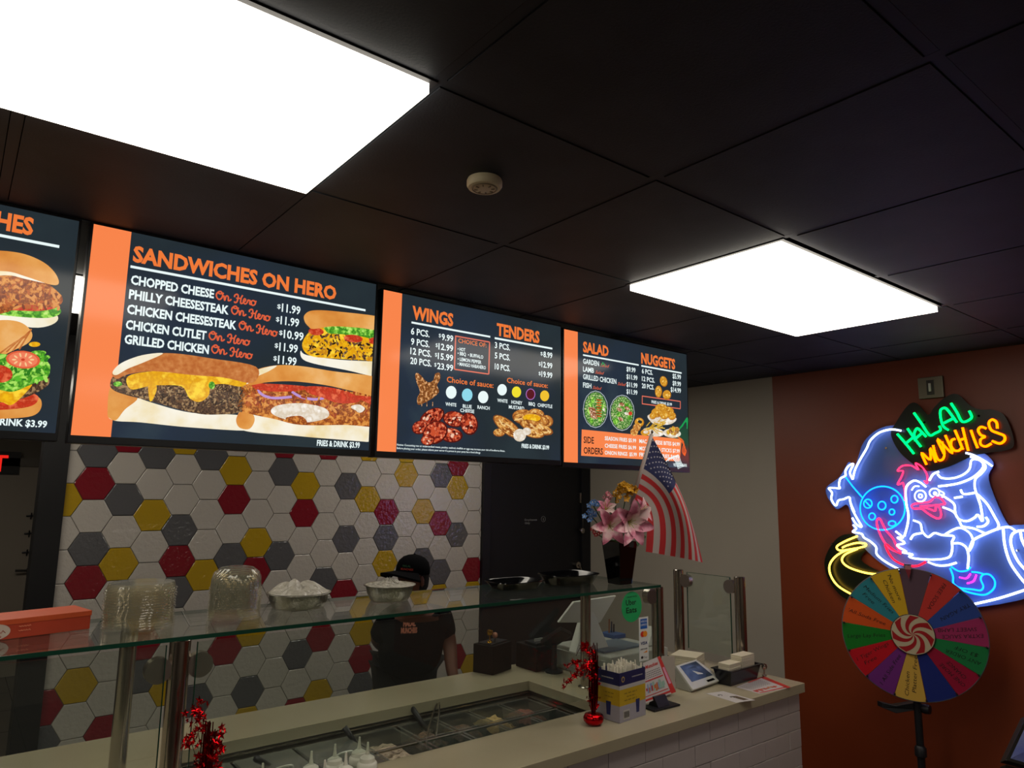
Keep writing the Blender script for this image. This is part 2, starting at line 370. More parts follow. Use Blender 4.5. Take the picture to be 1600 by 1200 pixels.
WNG = scr('wing_red', '#8e2a18', c2=['#5c1410', '#c0442a', '#e88a60', '#f6cdb8'], nscale=85, contrast=(.3, .75))
WNB = scr('wing_brown', '#9a5a2a', c2=['#5e3218', '#b97a40', '#e8b888'], nscale=95)
TND = scr('tender', '#d08a3c', c2=['#a8602a', '#dda050', '#f0c070'], nscale=85)
NUG = scr('nugget', '#dfa030', c2=['#c88620', '#f0bc50'], nscale=70)
FRI = scr('fries', '#e9bb3c', c2=['#c48f20', '#f6dc70'], nscale=120, stretch=(1, 1, .3))
SAL = scr('salad', '#4f9038', c2=['#24481c', '#6fb04c', '#d8d4a8', '#a85a38'], nscale=130, contrast=(.3, .75))
SALM = scr('salad_meat', '#9a5c3c', c2=['#5c2c1c', '#c98a60', '#efe0c8'], nscale=120)
YEL = scr('yellow', '#f0e030'); BLU = scr('blue_sauce', '#8fd8ea'); MAR = scr('maroon', '#5a1620'); MUS = scr('mustard', '#f0c030'); PURP = scr('purple_rim', '#b070c0')
def tv(label, sx0, sx1, sz0, sz1):
    t = thing('menu_screen', ((sx0+sx1)/2, TY+.03, CEILZ-.002), label, 'menu screen', 'menu screens in a row under the ceiling')
    b = MB(); b.box(sx0-.007, sx1+.007, TY, TY+.055, sz0-.022, sz1+.007); b.build('bezel', mat('bezel_black', '#0a0b10', .3), t, bevel=.002)
    m = MB(); m.box((sx0+sx1)/2-.12, (sx0+sx1)/2+.12, TY+.055, TY+.09, (sz0+sz1)/2-.1, (sz0+sz1)/2+.1)
    m.box((sx0+sx1)/2-.02, (sx0+sx1)/2+.02, TY+.09, TY+.12, (sz0+sz1)/2-.02, CEILZ-.002); m.build('ceiling_bracket', BLACK, t)
    MB().add([(sx0, TY-.0006, sz0), (sx1, TY-.0006, sz0), (sx1, TY-.0006, sz1), (sx0, TY-.0006, sz1)], [(0, 1, 2, 3)]).build('display_panel', SBG, t, recalc=False)
    return t
def sy(n): return TY-.0006-.0003*n
class Art:
    def __init__(s, t, name): s.t = t; s.name = name; s.mb = MB(); s.m = []; s.n = 3
    def mi(s, m):
        if m not in s.m: s.m.append(m)
        return s.m.index(m)
    def blob(s, m, pts, sm=True, cl=None):
        s.n += 1; P = [PL(x, y, 1, sy(3+s.n*.035)) for x, y in pts]
        if sm: P = smooth(P, 5, True)
        if cl: 
            for p in P: p.x = min(p.x, cl)
        s.mb.poly(P, mi=s.mi(m))
    def oval(s, m, cx, cy, rx, ry, rot=0, cl=None):
        a = math.radians(rot)
        s.blob(m, [(cx+rx*math.cos(k)*math.cos(a)-ry*math.sin(k)*math.sin(a), cy+rx*math.cos(k)*math.sin(a)+ry*math.sin(k)*math.cos(a)) for k in [i*math.pi/8 for i in range(16)]], False, cl)
    def stroke(s, m, pts, wd, sm=True, n=1):
        P = [PL(x, y, 1, sy(n)) for x, y in pts]
        if sm: P = smooth(P, 5)
        sc_ = (PL(pts[0][0], pts[0][1]-10, 1, TY)-PL(pts[0][0], pts[0][1], 1, TY)).length/10*wd/2
        L, R_ = [], []
        for i, p in enumerate(P):
            t = (P[min(i+1, len(P)-1)]-P[max(i-1, 0)]); t.y = 0; t = t.normalized() if t.length > 0 else Vector((1, 0, 0)); q = Vector((-t.z, 0, t.x))*sc_
            L.append(p+q); R_.append(p-q)
        k = len(P); s.mb.add(L+R_, [(i, i+1, k+i+1, k+i) for i in range(k-1)], s.mi(m))
    def text(s, m, str_, p0, p1, h, bold=0, shear=0, n=2):
        ptext(s.mb, str_, p0, p1, h, 1, sy(n), mi=s.mi(m), bold=bold, shear=shear)
    def line(s, m, p0, p1, h, n=1):
        A = PL(*p0, 1, sy(n)); B = PL(*p1, 1, sy(n)); z = (A.z+B.z)/2; d = (PL(p0[0], p0[1]-h/2, 1, TY)-PL(*p0, 1, TY)).z
        s.mb.add([(A.x, A.y, z-d), (B.x, A.y, z-d), (B.x, A.y, z+d), (A.x, A.y, z+d)], [(0, 1, 2, 3)], s.mi(m))
    def quad(s, m, a, b, n=1):
        A = PL(*a, 1, sy(n)); B = PL(*b, 1, sy(n)); s.mb.add([(A.x, A.y, A.z), (A.x, A.y, B.z), (B.x, A.y, B.z), (B.x, A.y, A.z)], [(0, 1, 2, 3)], s.mi(m))
    def chunk(s, ms, cx, cy, rx, ry, rot=0, k=5, cl=None):      # ms = dark, base, light
        s.oval(ms[0], cx, cy, rx*1.06, ry*1.06, rot, cl); s.oval(ms[1], cx-.3, cy-.5, rx*.96, ry*.94, rot, cl); a = math.radians(rot)
        for i in range(k):
            q = random.uniform(.1, .8); an = random.uniform(0, 6.28); x = rx*q*math.cos(an); y = ry*q*math.sin(an)
            s.oval(ms[random.choice([0, 2, 2, 3 % len(ms)])], cx+x*math.cos(a)-y*math.sin(a), cy+x*math.sin(a)+y*math.cos(a), random.uniform(.08, .26)*rx, random.uniform(.08, .2)*ry, rot+random.uniform(-40, 40), cl)
    def shred(s, ms, x0, x1, yf, n, L=8, w=2, cl=None):        # yf(x) -> (top, bottom)
        for i in range(n):
            x = random.uniform(x0, x1); t_, b_ = yf(x); y = random.uniform(t_, b_); an = random.uniform(0, 3.14)
            s.oval(random.choice(ms), x, y, random.uniform(.4, 1)*L/2, random.uniform(.5, 1)*w, math.degrees(an), cl)
    def done(s): s.mb.build(s.name, s.m, s.t, recalc=False, kind='stuff'); 
def band(t, x0, x1, z0, z1):
    MB().add([(x0, sy(.5), z0), (x1, sy(.5), z0), (x1, sy(.5), z1), (x0, sy(.5), z1)], [(0, 1, 2, 3)]).build('orange_side_band', SOR, t, recalc=False)
def cursive_on_hero(a, p0, p1, h):
    # "On Hero" in a flowing hand, drawn in unit cells (x 0..1 over the phrase, y up in cap heights)
    S = [[(.10,1),(.03,.7),(.02,.3),(.08,0),(.15,.25),(.17,.7),(.12,1),(.06,.85),(.10,.7),(.20,.85)], [(.20,.6),(.22,0),(.25,.5),(.29,.6),(.31,.4),(.31,.05),(.36,.15),(.38,.3)],
         [(.46,.6),(.47,.85),(.53,1),(.55,.7),(.52,.1),(.47,-.05),(.46,.1)], [(.50,.5),(.56,.55),(.62,.55)], [(.66,1),(.62,.6),(.61,0),(.66,.05),(.68,.2)],
         [(.66,.25),(.72,.35),(.73,.55),(.70,.6),(.68,.3),(.71,0),(.76,.15),(.79,.5)], [(.79,.6),(.80,.5),(.84,.5),(.83,.1),(.87,.05)], [(.92,.6),(.87,.4),(.89,0),(.95,.1),(.97,.4),(.92,.6),(.96,.5),(1,.55)]]
    for s_ in S:
        pts = [(p0[0]+(p1[0]-p0[0])*x, p0[1]+(p1[1]-p0[1])*x-h*y) for x, y in s_]
        a.stroke(SRT, pts, h*.17, n=2)
# --- screen 1 (left edge)
t1 = tv('leftmost menu screen showing a fried chicken sandwich and a burger, cut by the frame', -.71, .2125, 1.942, 2.560-.006)
a = Art(t1, 'menu_lettering')
a.text(SHD, 'SANDWICHES', (-190, 312), (50, 374), 28, bold=.04); a.line(SWH, (-200, 323), (92, 391), 5)
a.text(SWH, 'FRIES & DRINK $3.99', (-70, 660), (73, 668), 11, bold=.03); a.done()
a = Art(t1, 'food_picture')
a.blob(BUNP, [(-90, 500), (-40, 480), (30, 485), (84, 490), (88, 503), (60, 512), (0, 508), (-80, 520)])
a.blob(LET, [(-60, 480), (60, 478), (90, 480), (94, 490), (70, 497), (0, 492)])
a.blob(TOM, [(-50, 470), (60, 474), (88, 480), (60, 486), (0, 484), (-60, 482)])
a.blob(FRY, [(-70, 440), (-30, 425), (10, 430), (45, 432), (70, 440), (96, 462), (94, 476), (70, 480), (40, 476), (10, 488), (-20, 492), (-60, 480)])
random.seed(24); a.shred([scr('fry_dark', '#7a3210'), scr('fry_mid', '#b85c20'), scr('fry_light', '#dc9048'), FRY], -20, 92, lambda x: (436+max(0, x-40)*.4, 482), 160, 14, 3)
a.blob(BUNP, [(-60, 420), (0, 415), (40, 425), (72, 442), (40, 436), (10, 430), (-50, 435)])
a.blob(BUN, [(-90, 430), (-60, 405), (-20, 392), (30, 395), (65, 408), (85, 425), (92, 442), (80, 445), (40, 432), (10, 424), (-40, 425)])
a.blob(BUN, [(-60, 530), (-20, 505), (10, 500), (35, 505), (50, 520), (45, 535), (20, 548), (0, 556), (-40, 556)])
for k in range(4): a.stroke(SEED, [(0+k*10, 552-k*2), (22+k*7, 536-k*4), (40+k*3, 526-k*4)], 2.2, n=9)
a.blob(BUN, [(-60, 640), (0, 625), (40, 616), (62, 622), (64, 638), (50, 650), (10, 654), (-50, 655)])
a.blob(TOM, [(-60, 628), (0, 628), (40, 614), (60, 620), (50, 634), (10, 640), (-50, 640)])
a.blob(MEAT, [(-60, 620), (20, 610), (50, 598), (74, 588), (76, 600), (60, 612), (30, 624), (-20, 630)])
a.blob(CHZ, [(-60, 600), (0, 600), (35, 605), (50, 602), (20, 632), (0, 628), (-40, 630)])
a.blob(LET, [(-70, 560), (-10, 552), (30, 556), (55, 548), (72, 550), (66, 562), (78, 570), (74, 590), (50, 600), (20, 612), (-10, 608), (-60, 610)])
random.seed(25); a.shred([scr('leaf_dark', '#2f7d1e'), scr('leaf_mid', '#5cb82e'), scr('leaf_light', '#a8e060'), LET], -20, 74, lambda x: (556, 598), 150, 15, 3)
a.oval(SRT, 36, 562, 27, 14, 5); a.oval(scr('tomato_flesh', '#f0805c'), 36, 562, 23, 11.5, 5)
for k in range(10): a.oval(scr('tomato_seed', '#f8c890'), 36+14*math.cos(k*.63), 562+7.5*math.sin(k*.63), 3.5, 1.4, math.degrees(k*.63))
a.oval(TOM, 36, 562, 3, 2); a.oval(TOM, -2, 584, 22, 14, 5); a.oval(CHZ, 54, 538, 9, 4, 0); a.done()
# --- screen 2
t2 = tv('menu screen headed SANDWICHES ON HERO with three hero sandwiches', .2490, 1.1625, 1.9395, 2.5555)
band(t2, .2490, .3475, 1.9395, 2.5555)
a = Art(t2, 'menu_heading'); a.text(SHD, 'SANDWICHES ON HERO', (207, 408), (525, 468), 23, bold=.04); a.done()
a = Art(t2, 'menu_lettering'); a.line(SWH, (204, 415), (571, 486), 4)
rows = [('CHOPPED CHEESE', (204, 443), (334, 466), 'h', (337, 467), (401, 478), '11.99', (440, 487), (469, 491)), ('PHILLY CHEESESTEAK', (201, 466), (357, 491), 'h', (361, 490), (423, 502), '11.99', (438, 507), (467, 510)),
        ('CHICKEN CHEESESTEAK', (198, 489), (369, 515), 'h', (373, 514), (434, 526), '10.99', (443, 528), (474, 532)), ('CHICKEN CUTLET', (196, 513), (322, 531), 'h', (326, 530), (391, 540), '11.99', (436, 548), (465, 551)),
        ('GRILLED CHICKEN', (194, 537), (326, 552), 'h', (330, 551), (395, 561), '11.99', (434, 568), (463, 571))]
for r in rows:
    a.text(SWH, r[0], r[1], r[2], 14, bold=.035); a.text(SWH, r[6], r[7], r[8], 13, bold=.02)
    a.text(SWH, '$', (r[7][0]-7, r[7][1]-5), (r[7][0]-1.5, r[7][1]-5), 7, bold=.01)
a.text(SWH, 'FRIES & DRINK $3.99', (495, 696), (562, 700), 9, bold=.03); a.done()
a = Art(t2, 'cursive_lettering')
for r in rows: cursive_on_hero(a, r[4], r[5], 13)
a.done()
CL2 = 1.160
a = Art(t2, 'small_hero_picture')
a.blob(BUNP, [(470, 548), (480, 555), (530, 562), (600, 568), (600, 590), (540, 578), (490, 568), (472, 560)], cl=CL2)
a.blob(CHZ, [(472, 540), (482, 520), (500, 512), (600, 520), (600, 562), (560, 562), (520, 560), (485, 556)], cl=CL2)
random.seed(23); a.shred([scr('shred_dark', '#2a1a12'), scr('shred_brown', '#6a4a30'), CHZ, scr('amber', '#c8861c'), CHZ, MEAT], 484, 598, lambda x: (520, 552+(x-484)*.12), 260, 10, 2, cl=CL2)
a.blob(LET, [(505, 505), (530, 508), (560, 512), (600, 518), (600, 532), (560, 525), (530, 522), (512, 520)], cl=CL2)
a.oval(TOM, 494, 518, 12, 6, 5); a.oval(TOM, 552, 529, 15, 6, 5); a.oval(TOM, 588, 533, 12, 6, 5, cl=CL2)
a.blob(BUN, [(476, 502), (476, 492), (490, 485), (530, 487), (600, 497), (600, 516), (560, 512), (520, 510), (490, 514), (482, 510)], cl=CL2); a.done()
a = Art(t2, 'cheesesteak_hero_picture')
a.blob(BUNP, [(168, 645), (174, 610), (190, 612), (240, 630), (300, 645), (380, 650), (400, 672), (300, 668), (220, 660), (178, 657)])
a.blob(BUN, [(168, 645), (172, 606), (190, 612), (215, 622), (195, 640), (182, 656), (172, 654)])
a.blob(MEAT, [(172, 600), (182, 585), (220, 590), (300, 590), (380, 600), (382, 640), (330, 648), (290, 642), (240, 628), (200, 618), (178, 610)])
random.seed(21); SH = [scr('shred_dark', '#2a1a12'), scr('shred_brown', '#6a4a30'), scr('shred_tan', '#a48660'), MEAT, scr('shred_mid', '#4a3020')]
a.shred(SH, 205, 378, lambda x: (600, 618+(x-200)*.13), 420, 9, 1.5)
a.blob(CHZ, [(200, 588), (240, 580), (300, 582), (340, 588), (385, 592), (378, 604), (350, 600), (330, 603), (326, 618), (312, 628), (296, 622), (284, 604), (250, 602), (230, 604), (204, 608)])
a.blob(CHZ, [(232, 600), (245, 604), (240, 622), (234, 626)]); a.oval(LET, 331, 602, 5, 6); a.oval(LET, 184, 600, 7, 4)
a.blob(SEED, [(175, 583), (190, 568), (225, 555), (270, 552), (330, 560), (400, 573), (395, 598), (350, 590), (300, 586), (240, 580), (200, 585), (183, 592)])
a.blob(BUNP, [(176, 581), (190, 567), (222, 555), (255, 552), (225, 566), (200, 576), (182, 586)]); a.done()
a = Art(t2, 'chicken_hero_picture')
a.blob(BUNP, [(370, 655), (378, 640), (400, 645), (450, 655), (520, 660), (600, 668), (600, 690), (520, 686), (450, 680), (400, 676), (375, 670)], cl=CL2)
a.blob(BUN, [(369, 655), (378, 640), (392, 643), (398, 656), (390, 670), (374, 668)])
a.blob(FRY, [(372, 628), (380, 600), (400, 595), (430, 605), (500, 610), (600, 620), (600, 664), (540, 664), (470, 664), (430, 655), (396, 648), (374, 640)], cl=CL2)
random.seed(22); FH = [scr('fry_dark', '#7a3210'), scr('fry_mid', '#b85c20'), scr('fry_light', '#dc9048'), FRY, scr('fry_red', '#9c3c1c')]
a.shred(FH, 380, 578, lambda x: (612, 632+(x-380)*.13), 330, 11, 2.2, cl=CL2)
a.blob(WHT, [(424, 645), (432, 634), (470, 630), (508, 638), (512, 652), (480, 660), (445, 655)]); a.blob(FRY, [(448, 652), (470, 650), (480, 660), (470, 664), (450, 658)])
a.blob(WHT, [(548, 636), (560, 632), (570, 638), (562, 645)]); a.oval(FRY, 545, 650, 16, 12)
a.blob(TOM, [(396, 600), (430, 600), (478, 604), (470, 610), (430, 612), (400, 608)]); a.blob(TOM, [(478, 604), (520, 606), (556, 618), (560, 628), (530, 630), (500, 620), (482, 614)]); a.blob(TOM, [(556, 618), (600, 624), (600, 636), (575, 630)], cl=CL2)
a.stroke(ONI, [(402, 609), (412, 618), (430, 622), (456, 620)], 4, n=14); a.stroke(ONI, [(456, 612), (470, 620), (490, 624), (506, 622)], 4, n=14)
a.blob(BUN, [(378, 596), (395, 580), (430, 571), (470, 572), (520, 580), (600, 592), (600, 620), (555, 612), (510, 602), (460, 596), (420, 597), (390, 602)], cl=CL2)
a.blob(BUNP, [(380, 594), (396, 580), (432, 571), (420, 580), (398, 590), (386, 600)]); a.done()
# --- screen 3
t3 = tv('menu screen headed WINGS and TENDERS with sauce dots', 1.1945, 2.0890, 1.9390, 2.5410)
band(t3, 1.1945, 1.2730, 1.9390, 2.5410)
a = Art(t3, 'menu_heading'); a.text(SHD, 'WINGS', (644, 498), (708, 509), 20, bold=.04); a.text(SHD, 'TENDERS', (776, 524), (843, 535), 18.5, bold=.04); a.text(SHD, 'CHOICE OF:', (716, 536), (760, 542), 7, bold=.01)
a.text(SHD, 'Choice of sauce:', (698, 597), (771, 606), 9, bold=.015); a.text(SHD, 'Choice of sauce:', (792, 598), (856, 606), 8, bold=.015); a.done()
a = Art(t3, 'menu_lettering'); a.line(SWH, (643, 503), (766, 527), 3); a.line(SWH, (773, 528), (863, 545), 3)
for s_, y0, pr, px0, py in (('6 PCS.', 522, '9.99', 690, 531), ('9 PCS.', 538, '12.99', 685, 546), ('12 PCS.', 553, '15.99', 684, 561), ('20 PCS.', 568, '23.99', 683, 576.5)):
    a.text(SWH, s_, (642 if y0 < 540 else 641, y0), (671 if y0 < 540 else 674, y0+5), 10.5, bold=.02); a.text(SWH, pr, (px0, py), (708, py+3), 10, bold=.02); a.text(SWH, '$', (px0-4.5, py-4), (px0-1, py-4), 6)
for s_, y0, pr, px0, py in (('3 PCS.', 544, '8.99', 849, 558), ('5 PCS.', 560, '12.99', 846, 574), ('10 PCS.', 577, '19.99', 846, 589)):
    a.text(SWH, s_, (773, y0), (797, y0+3), 9.5, bold=.02); a.text(SWH, pr, (px0, py), (863, py+1.5), 9, bold=.02); a.text(SWH, '$', (px0-4.5, py-3), (px0-1, py-3), 5.5)
for s_, p0, p1 in (('• HOT', (715, 548), (727, 549)), ('• BBQ  • BUFFALO', (715, 555), (755, 560)), ('• LEMON PEPPER', (715, 563), (752, 569)), ('• MANGO HABANERO', (715, 571), (759, 577))): a.text(SWH, s_, p0, p1, 5.5, bold=.02)
for s_, p0, p1 in (('WHITE', (696, 634), (713, 635)), ('BLUE', (723, 637), (737, 638)), ('CHEESE', (719, 644), (741, 645)), ('RANCH', (746, 639), (765, 640)), ('WHITE', (777, 628.5), (793, 629)), ('HONEY', (799, 631), (816, 632)), ('MUSTARD', (795, 639), (819, 640)), ('BBQ', (826, 633.5), (836, 634)), ('CHIPOTLE', (840, 636), (863, 637))): a.text(SWH, s_, p0, p1, 5.5, bold=.02)
a.text(SWH, 'FRIES & DRINK $3.99', (815, 700), (858, 702), 6.5, bold=.03)
a.text(SWH, 'Notice: Consuming raw or undercooked meats, poultry, seafood, shellfish or eggs may increase your risk of foodborne illness.', (620, 695), (789, 707), 3, bold=.01)
a.text(SWH, 'Before placing your order, please inform your server if a person in your party has a food allergy.', (620, 700), (751, 710), 3, bold=.01); a.done()
a = Art(t3, 'choice_box')
for p0, p1 in (((711, 525), (765, 534.5)), ((710, 577), (763.5, 584.5))): a.line(SBX, p0, p1, 2)
a.stroke(SBX, [(712, 525), (710, 577)], 2.2, False); a.stroke(SBX, [(765, 534.5), (763.7, 584.5)], 2.2, False); a.done()
a = Art(t3, 'sauce_dots')
for m_, x, y, r in ((SWH, 705, 613, 8.5), (BLU, 730, 617, 8.5), (SWH, 755, 620.5, 8.2), (SWH, 784.5, 609, 7.6), (YEL, 807, 612.5, 7.4), (PURP, 829, 616, 7.6), (MUS, 851, 618.5, 7.2)): a.oval(m_, x, y, r*.98, r*1.18)
a.oval(MAR, 829, 616, 6.3, 7.8); a.done()
a = Art(t3, 'wing_picture')
a.blob(WNB, [(650, 583), (656, 585), (668, 597), (677, 594), (680, 584), (687, 583), (688, 592), (683, 602), (686, 612), (676, 622), (662, 630), (653, 632), (652, 622), (656, 612), (652, 600), (649, 590)])
for x in (659, 667, 676): a.stroke(WNB, [(x, 628), (x, 635)], 1.2, False, n=4)
a.done()
a = Art(t3, 'glazed_wings_picture')
WD_ = scr('wing_dark', '#4e120e'); WL_ = scr('wing_light', '#c8502e'); WH_ = scr('wing_shine', '#f0c0a4')
random.seed(11)
for x, y, rx, ry, ro in ((675, 652, 20, 12, -30), (656, 668, 12, 10, -20), (710, 655, 17, 12, 10), (733, 662, 13, 17, -10), (705, 680, 17, 11, 5), (680, 676, 20, 16, -35), (668, 688, 10, 8, 0)): a.chunk([WD_, WNG, WL_, WH_], x, y, rx, ry, ro, 12)
a.done()
a = Art(t3, 'tenders_picture'); TK = [scr('tender_dark', '#8a4c1e'), TND, scr('tender_light', '#f0c884')]; random.seed(4)
for x, y, rx, ry, ro in ((815, 648, 14, 8, -10), (838, 646, 12, 7, 10), (854, 658, 10, 9, 20), (780, 676, 9, 6, 0)): a.chunk(TK, x, y, rx, ry, ro, 8)
a.chunk(TK, 830, 656, 28, 10, 8, 10); a.oval(CHZ, 831, 653, 14, 6, 3); a.chunk(TK, 838, 668, 26, 9, 18, 14); a.chunk(TK, 834, 677, 16, 7, 10, 8); a.chunk(TK, 793, 667, 26, 10, 38, 16); a.oval(WHT, 812, 680, 10, 10, 20); a.oval(WHT, 823, 674, 7, 6); a.done()
# --- screen 4
t4 = tv('menu screen headed SALAD and NUGGETS at the right end of the row', 2.1110, 2.9930, 1.9330, 2.5340)
band(t4, 2.1110, 2.1960, 1.9330, 2.5340)
a = Art(t4, 'menu_heading'); a.text(SHD, 'SALAD', (911, 550), (951, 556), 16, bold=.04); a.text(SHD, 'NUGGETS', (1002, 569), (1055, 575), 16, bold=.04); a.done()
a = Art(t4, 'orange_side_panel'); a.mb.add([PL(*p, 1, sy(1)) for p in ((909, 671), (1065, 686), (1062, 721), (908, 712))], [(0, 1, 2, 3)], a.mi(SOR)); a.done()
a = Art(t4, 'menu_lettering'); a.line(SWH, (911, 554), (998, 571), 2.4); a.line(SWH, (1002, 571.5), (1065, 583), 2.4)
for s_, p0, p1, p2 in (('GARDEN', (911, 568), (936, 572), (952, 574)), ('LAMB', (911, 580), (928, 583), (944, 585)), ('GRILLED CHICKEN', (911, 592), (963, 600), (978, 604)), ('FISH', (911, 605), (924, 607), (940, 609))):
    a.text(SWH, s_, p0, p1, 8, bold=.02); a.text(SRT, 'Salad', (p1[0]+2, p1[1]+1), p2, 5, bold=.0, shear=.4)
for s_, p0, p1 in (('$9.99', (979, 580), (993, 582)), ('$11.99', (979, 592), (996, 594)), ('$11.99', (979, 604), (996, 606)), ('$11.99', (979, 615), (996, 617)), ('6 PCS.', (1003, 583), (1020, 586)), ('12 PCS.', (1003, 595), (1023, 598)), ('20 PCS.', (1003, 606), (1022, 609)), ('$5.99', (1051, 591), (1064, 593)), ('$9.99', (1051, 602), (1064, 604)), ('$14.99', (1048, 611), (1064, 615))): a.text(SWH, s_, p0, p1, 7.5, bold=.02)
a.text(SWH, 'FRIES & DRINK $3.99', (1018, 630), (1050, 634), 4.5, bold=.02); a.text(SWH, 'VEGETARIAN', (1052, 728), (1073, 730), 5, bold=.02)
for s_, p0, p1 in (('SEASON FRIES $5.99', (945, 687), (994, 692)), ('CHEESE FRIES $6.99', (945, 698.5), (994, 703)), ('ONION RINGS  $5.99', (945, 710), (995, 713)), ('MAC & CHEESE BITES $4.99', (999, 692), (1062, 697)), ('MOZZARELLA STICKS $7.99', (999, 703), (1062, 708)), ('FRESH CUT FRIES $4.99', (999, 713), (1061, 717))): a.text(SWH, s_, p0, p1, 6, bold=.02, n=3)
a.text(SDK, 'SIDE', (912, 692), (928, 693), 10.5, bold=.02, n=3); a.text(SDK, 'ORDERS', (912, 709), (942, 710), 10.5, bold=.02, n=3); a.done()
a = Art(t4, 'nugget_box')
a.line(SBX, (1003, 619), (1063, 627), 1.6); a.line(SBX, (1003, 631), (1063, 638.5), 1.6); a.stroke(SBX, [(1003.5, 619), (1003.5, 631)], 1.6, False); a.stroke(SBX, [(1063, 627), (1063, 638.5)], 1.6, False); a.done()
a = Art(t4, 'salad_pictures')
for cx, cy, ry in ((930.5, 639.5, 29), (972, 645, 28)):
    a.oval(SWH, cx, cy, 19.5, ry); a.oval(SBG, cx, cy, 19, ry-.6); a.oval(SAL, cx, cy, 17.5, ry-2)
    random.seed(int(cx))
    for k in range(16):
        an = random.uniform(0, 6.28); q = random.uniform(.3, .9); a.oval(random.choice([LET, SAL, WHT, LET]), cx+15*q*math.cos(an), cy+(ry-5)*q*math.sin(an), random.uniform(2, 5), random.uniform(1.5, 4), random.uniform(0, 180))
for k in range(7): a.oval(FRY, 936, 625+k*4.2, 4.5, 1.5, 5); a.oval(SALM, 925+k*.5, 638+k*2.4, 6, 1.6, 12)
for x, y in ((972, 632), (968, 640), (980, 638), (970, 655)): a.oval(SALM, x, y, 4.5, 2.8, 30)
a.oval(TOM, 985, 646, 3, 3); a.oval(LET, 962, 658, 4, 5); a.done()
a = Art(t4, 'nugget_and_fries_picture')
a.oval(WHT, 1034, 652, 21, 7, 6); a.blob(WHT, [(1014, 648), (1055, 652), (1050, 662), (1030, 664), (1018, 660)])
for x, y, rx, ry, ro in ((1037, 596, 5.5, 8, -15), (1029, 612, 5.2, 9, 0), (1042, 617, 6.3, 7.2, 0), (1033, 637, 9, 6, 0), (1045, 642, 8, 6, 20), (1026, 645, 8, 7, 0), (1038, 648, 7, 7, 0), (1050, 650, 6, 6, 0), (1020, 650, 5, 5, 0), (999, 660, 7, 7, 0)): a.chunk([scr('nugget_dark', '#b06c18'), NUG, scr('nugget_light', '#f8d070')], x, y, rx, ry, ro, 5)
a.oval(SBG, 1000, 659, 3.5, 2.5, 20)
for x, y in ((991, 675), (995, 668)): a.oval(TND, x, y, 6, 6)
a.oval(WHT, 1021, 675, 17, 7, 8); a.oval(WHT, 1050, 677, 14, 7, 5)
for k in range(26): x = 1008+random.random()*26; y = 658+random.random()*16; an = random.uniform(-1, 1); a.stroke(FRI, [(x, y), (x+9*math.cos(an), y+9*math.sin(an))], 1.6, False, n=9)
a.oval(NUG, 1008, 676, 7, 5); a.oval(WHT, 1009, 675, 4, 2.5)
for k in range(9): a.oval([WNB, TND, FRI][k % 3], 1041+random.random()*18, 664+random.random()*14, 4, 3, random.uniform(0, 90))
GRN = scr('green_veg', '#1f9a50'); ORP = scr('orange_veg', '#e8602c')
for k in range(4): a.stroke(GRN, [(1060+k*2, 672-k*2), (1068+k*2, 662-k*3), (1073.5, 655+k*5)], 2.2, n=5)
for k in range(4): a.stroke(ORP, [(1058+k*3, 682+k*3), (1068+k, 690+k*4), (1066+k*2, 705), (1070, 712)], 1.8, n=5)
for k in range(5): a.stroke(SWH, [(1040+k*4, 722-k*2), (1048+k*3, 715-k), (1056+k*2, 722), (1060+k*2, 733-k)], 1.4, n=5)
a.stroke(GRN, [(940, 571), (942, 566)], 2, False, n=5); a.stroke(GRN, [(945, 572), (943, 567)], 2, False, n=5); a.done()

# ================================================================ COUNTER
CT = .92; CTH = .042
OX1, OY0, OY1 = 2.235, 2.175, 2.665     # opening of the cold well
CF, CBK, CR, CLX = 1.872, 2.955, 3.285, -1.3
t = thing('countertop', (1.0, 2.4, CT-CTH), 'beige stone countertop running along the serving line around the cold well', 'countertop')
MB().box(CLX, CR, CF, OY0, CT-CTH, CT).build('front_slab', STONE, t, bevel=.002)
MB().box(CLX, CR, OY1, CBK, CT-CTH, CT).build('back_slab', STONE, t, bevel=.002)
MB().box(OX1, CR, OY0, OY1, CT-CTH, CT).build('register_slab', STONE, t, bevel=.002)
OX0 = .66
MB().box(CLX, OX0, OY0, OY1, CT-CTH, CT).build('left_slab', STONE, t, bevel=.002)
t = thing('serving_counter', (1.0, 2.4, 0), 'white painted brick front of the serving counter', 'counter')
MB().box(CLX, CR-.02, CF+.05, CF+.12, 0, CT-CTH-.002).build('front_backing', mat('mortar', '#8f8783', .9), t)
MB().box(CR-.10, CR-.02, CF+.12, CBK-.02, 0, CT-CTH-.002).build('end_panel', mat('mortar', '#8f8783', .9), t)
MB().box(CLX, CR-.1, CBK-.06, CBK-.02, 0, CT-CTH-.002).build('back_panel', STEELD, t)
brk = mat('white_brick', '#b4aaa8', .35, bump=.4, bscale=40, bdist=.002, world=True)
bmesh_ = {}
BH, BL = .0797, .2
hid = MB()
for r in range(11):
    z1 = CT-CTH-.004-r*BH; off = 0 if r % 2 else -.1
    x = CR-.02-off
    while x > CLX:
        xa, xb = max(x-BL, CLX), min(x, CR-.02)
        if xb-xa > .01:
            L = round(xb-xa, 3)
            if xa > .9:
                if L not in bmesh_:
                    o = MB().box(-L/2+.001, L/2-.001, 0, .04, -BH+.0022, 0).build('brick', brk, None, bevel=.0022); bmesh_[L] = o.data; bpy.data.objects.remove(o)
                o = bpy.data.objects.new('brick', bmesh_[L]); col.objects.link(o); o.parent = t; o.location = Vector(((xa+xb)/2, CF+.018+random.uniform(-.0008, .0008), z1))-t.location
            else: hid.box(xa+.001, xb-.001, CF+.018, CF+.055, z1-BH+.0022, z1)
        x -= BL
hid.build('outlying_bricks', brk, t, kind='stuff')
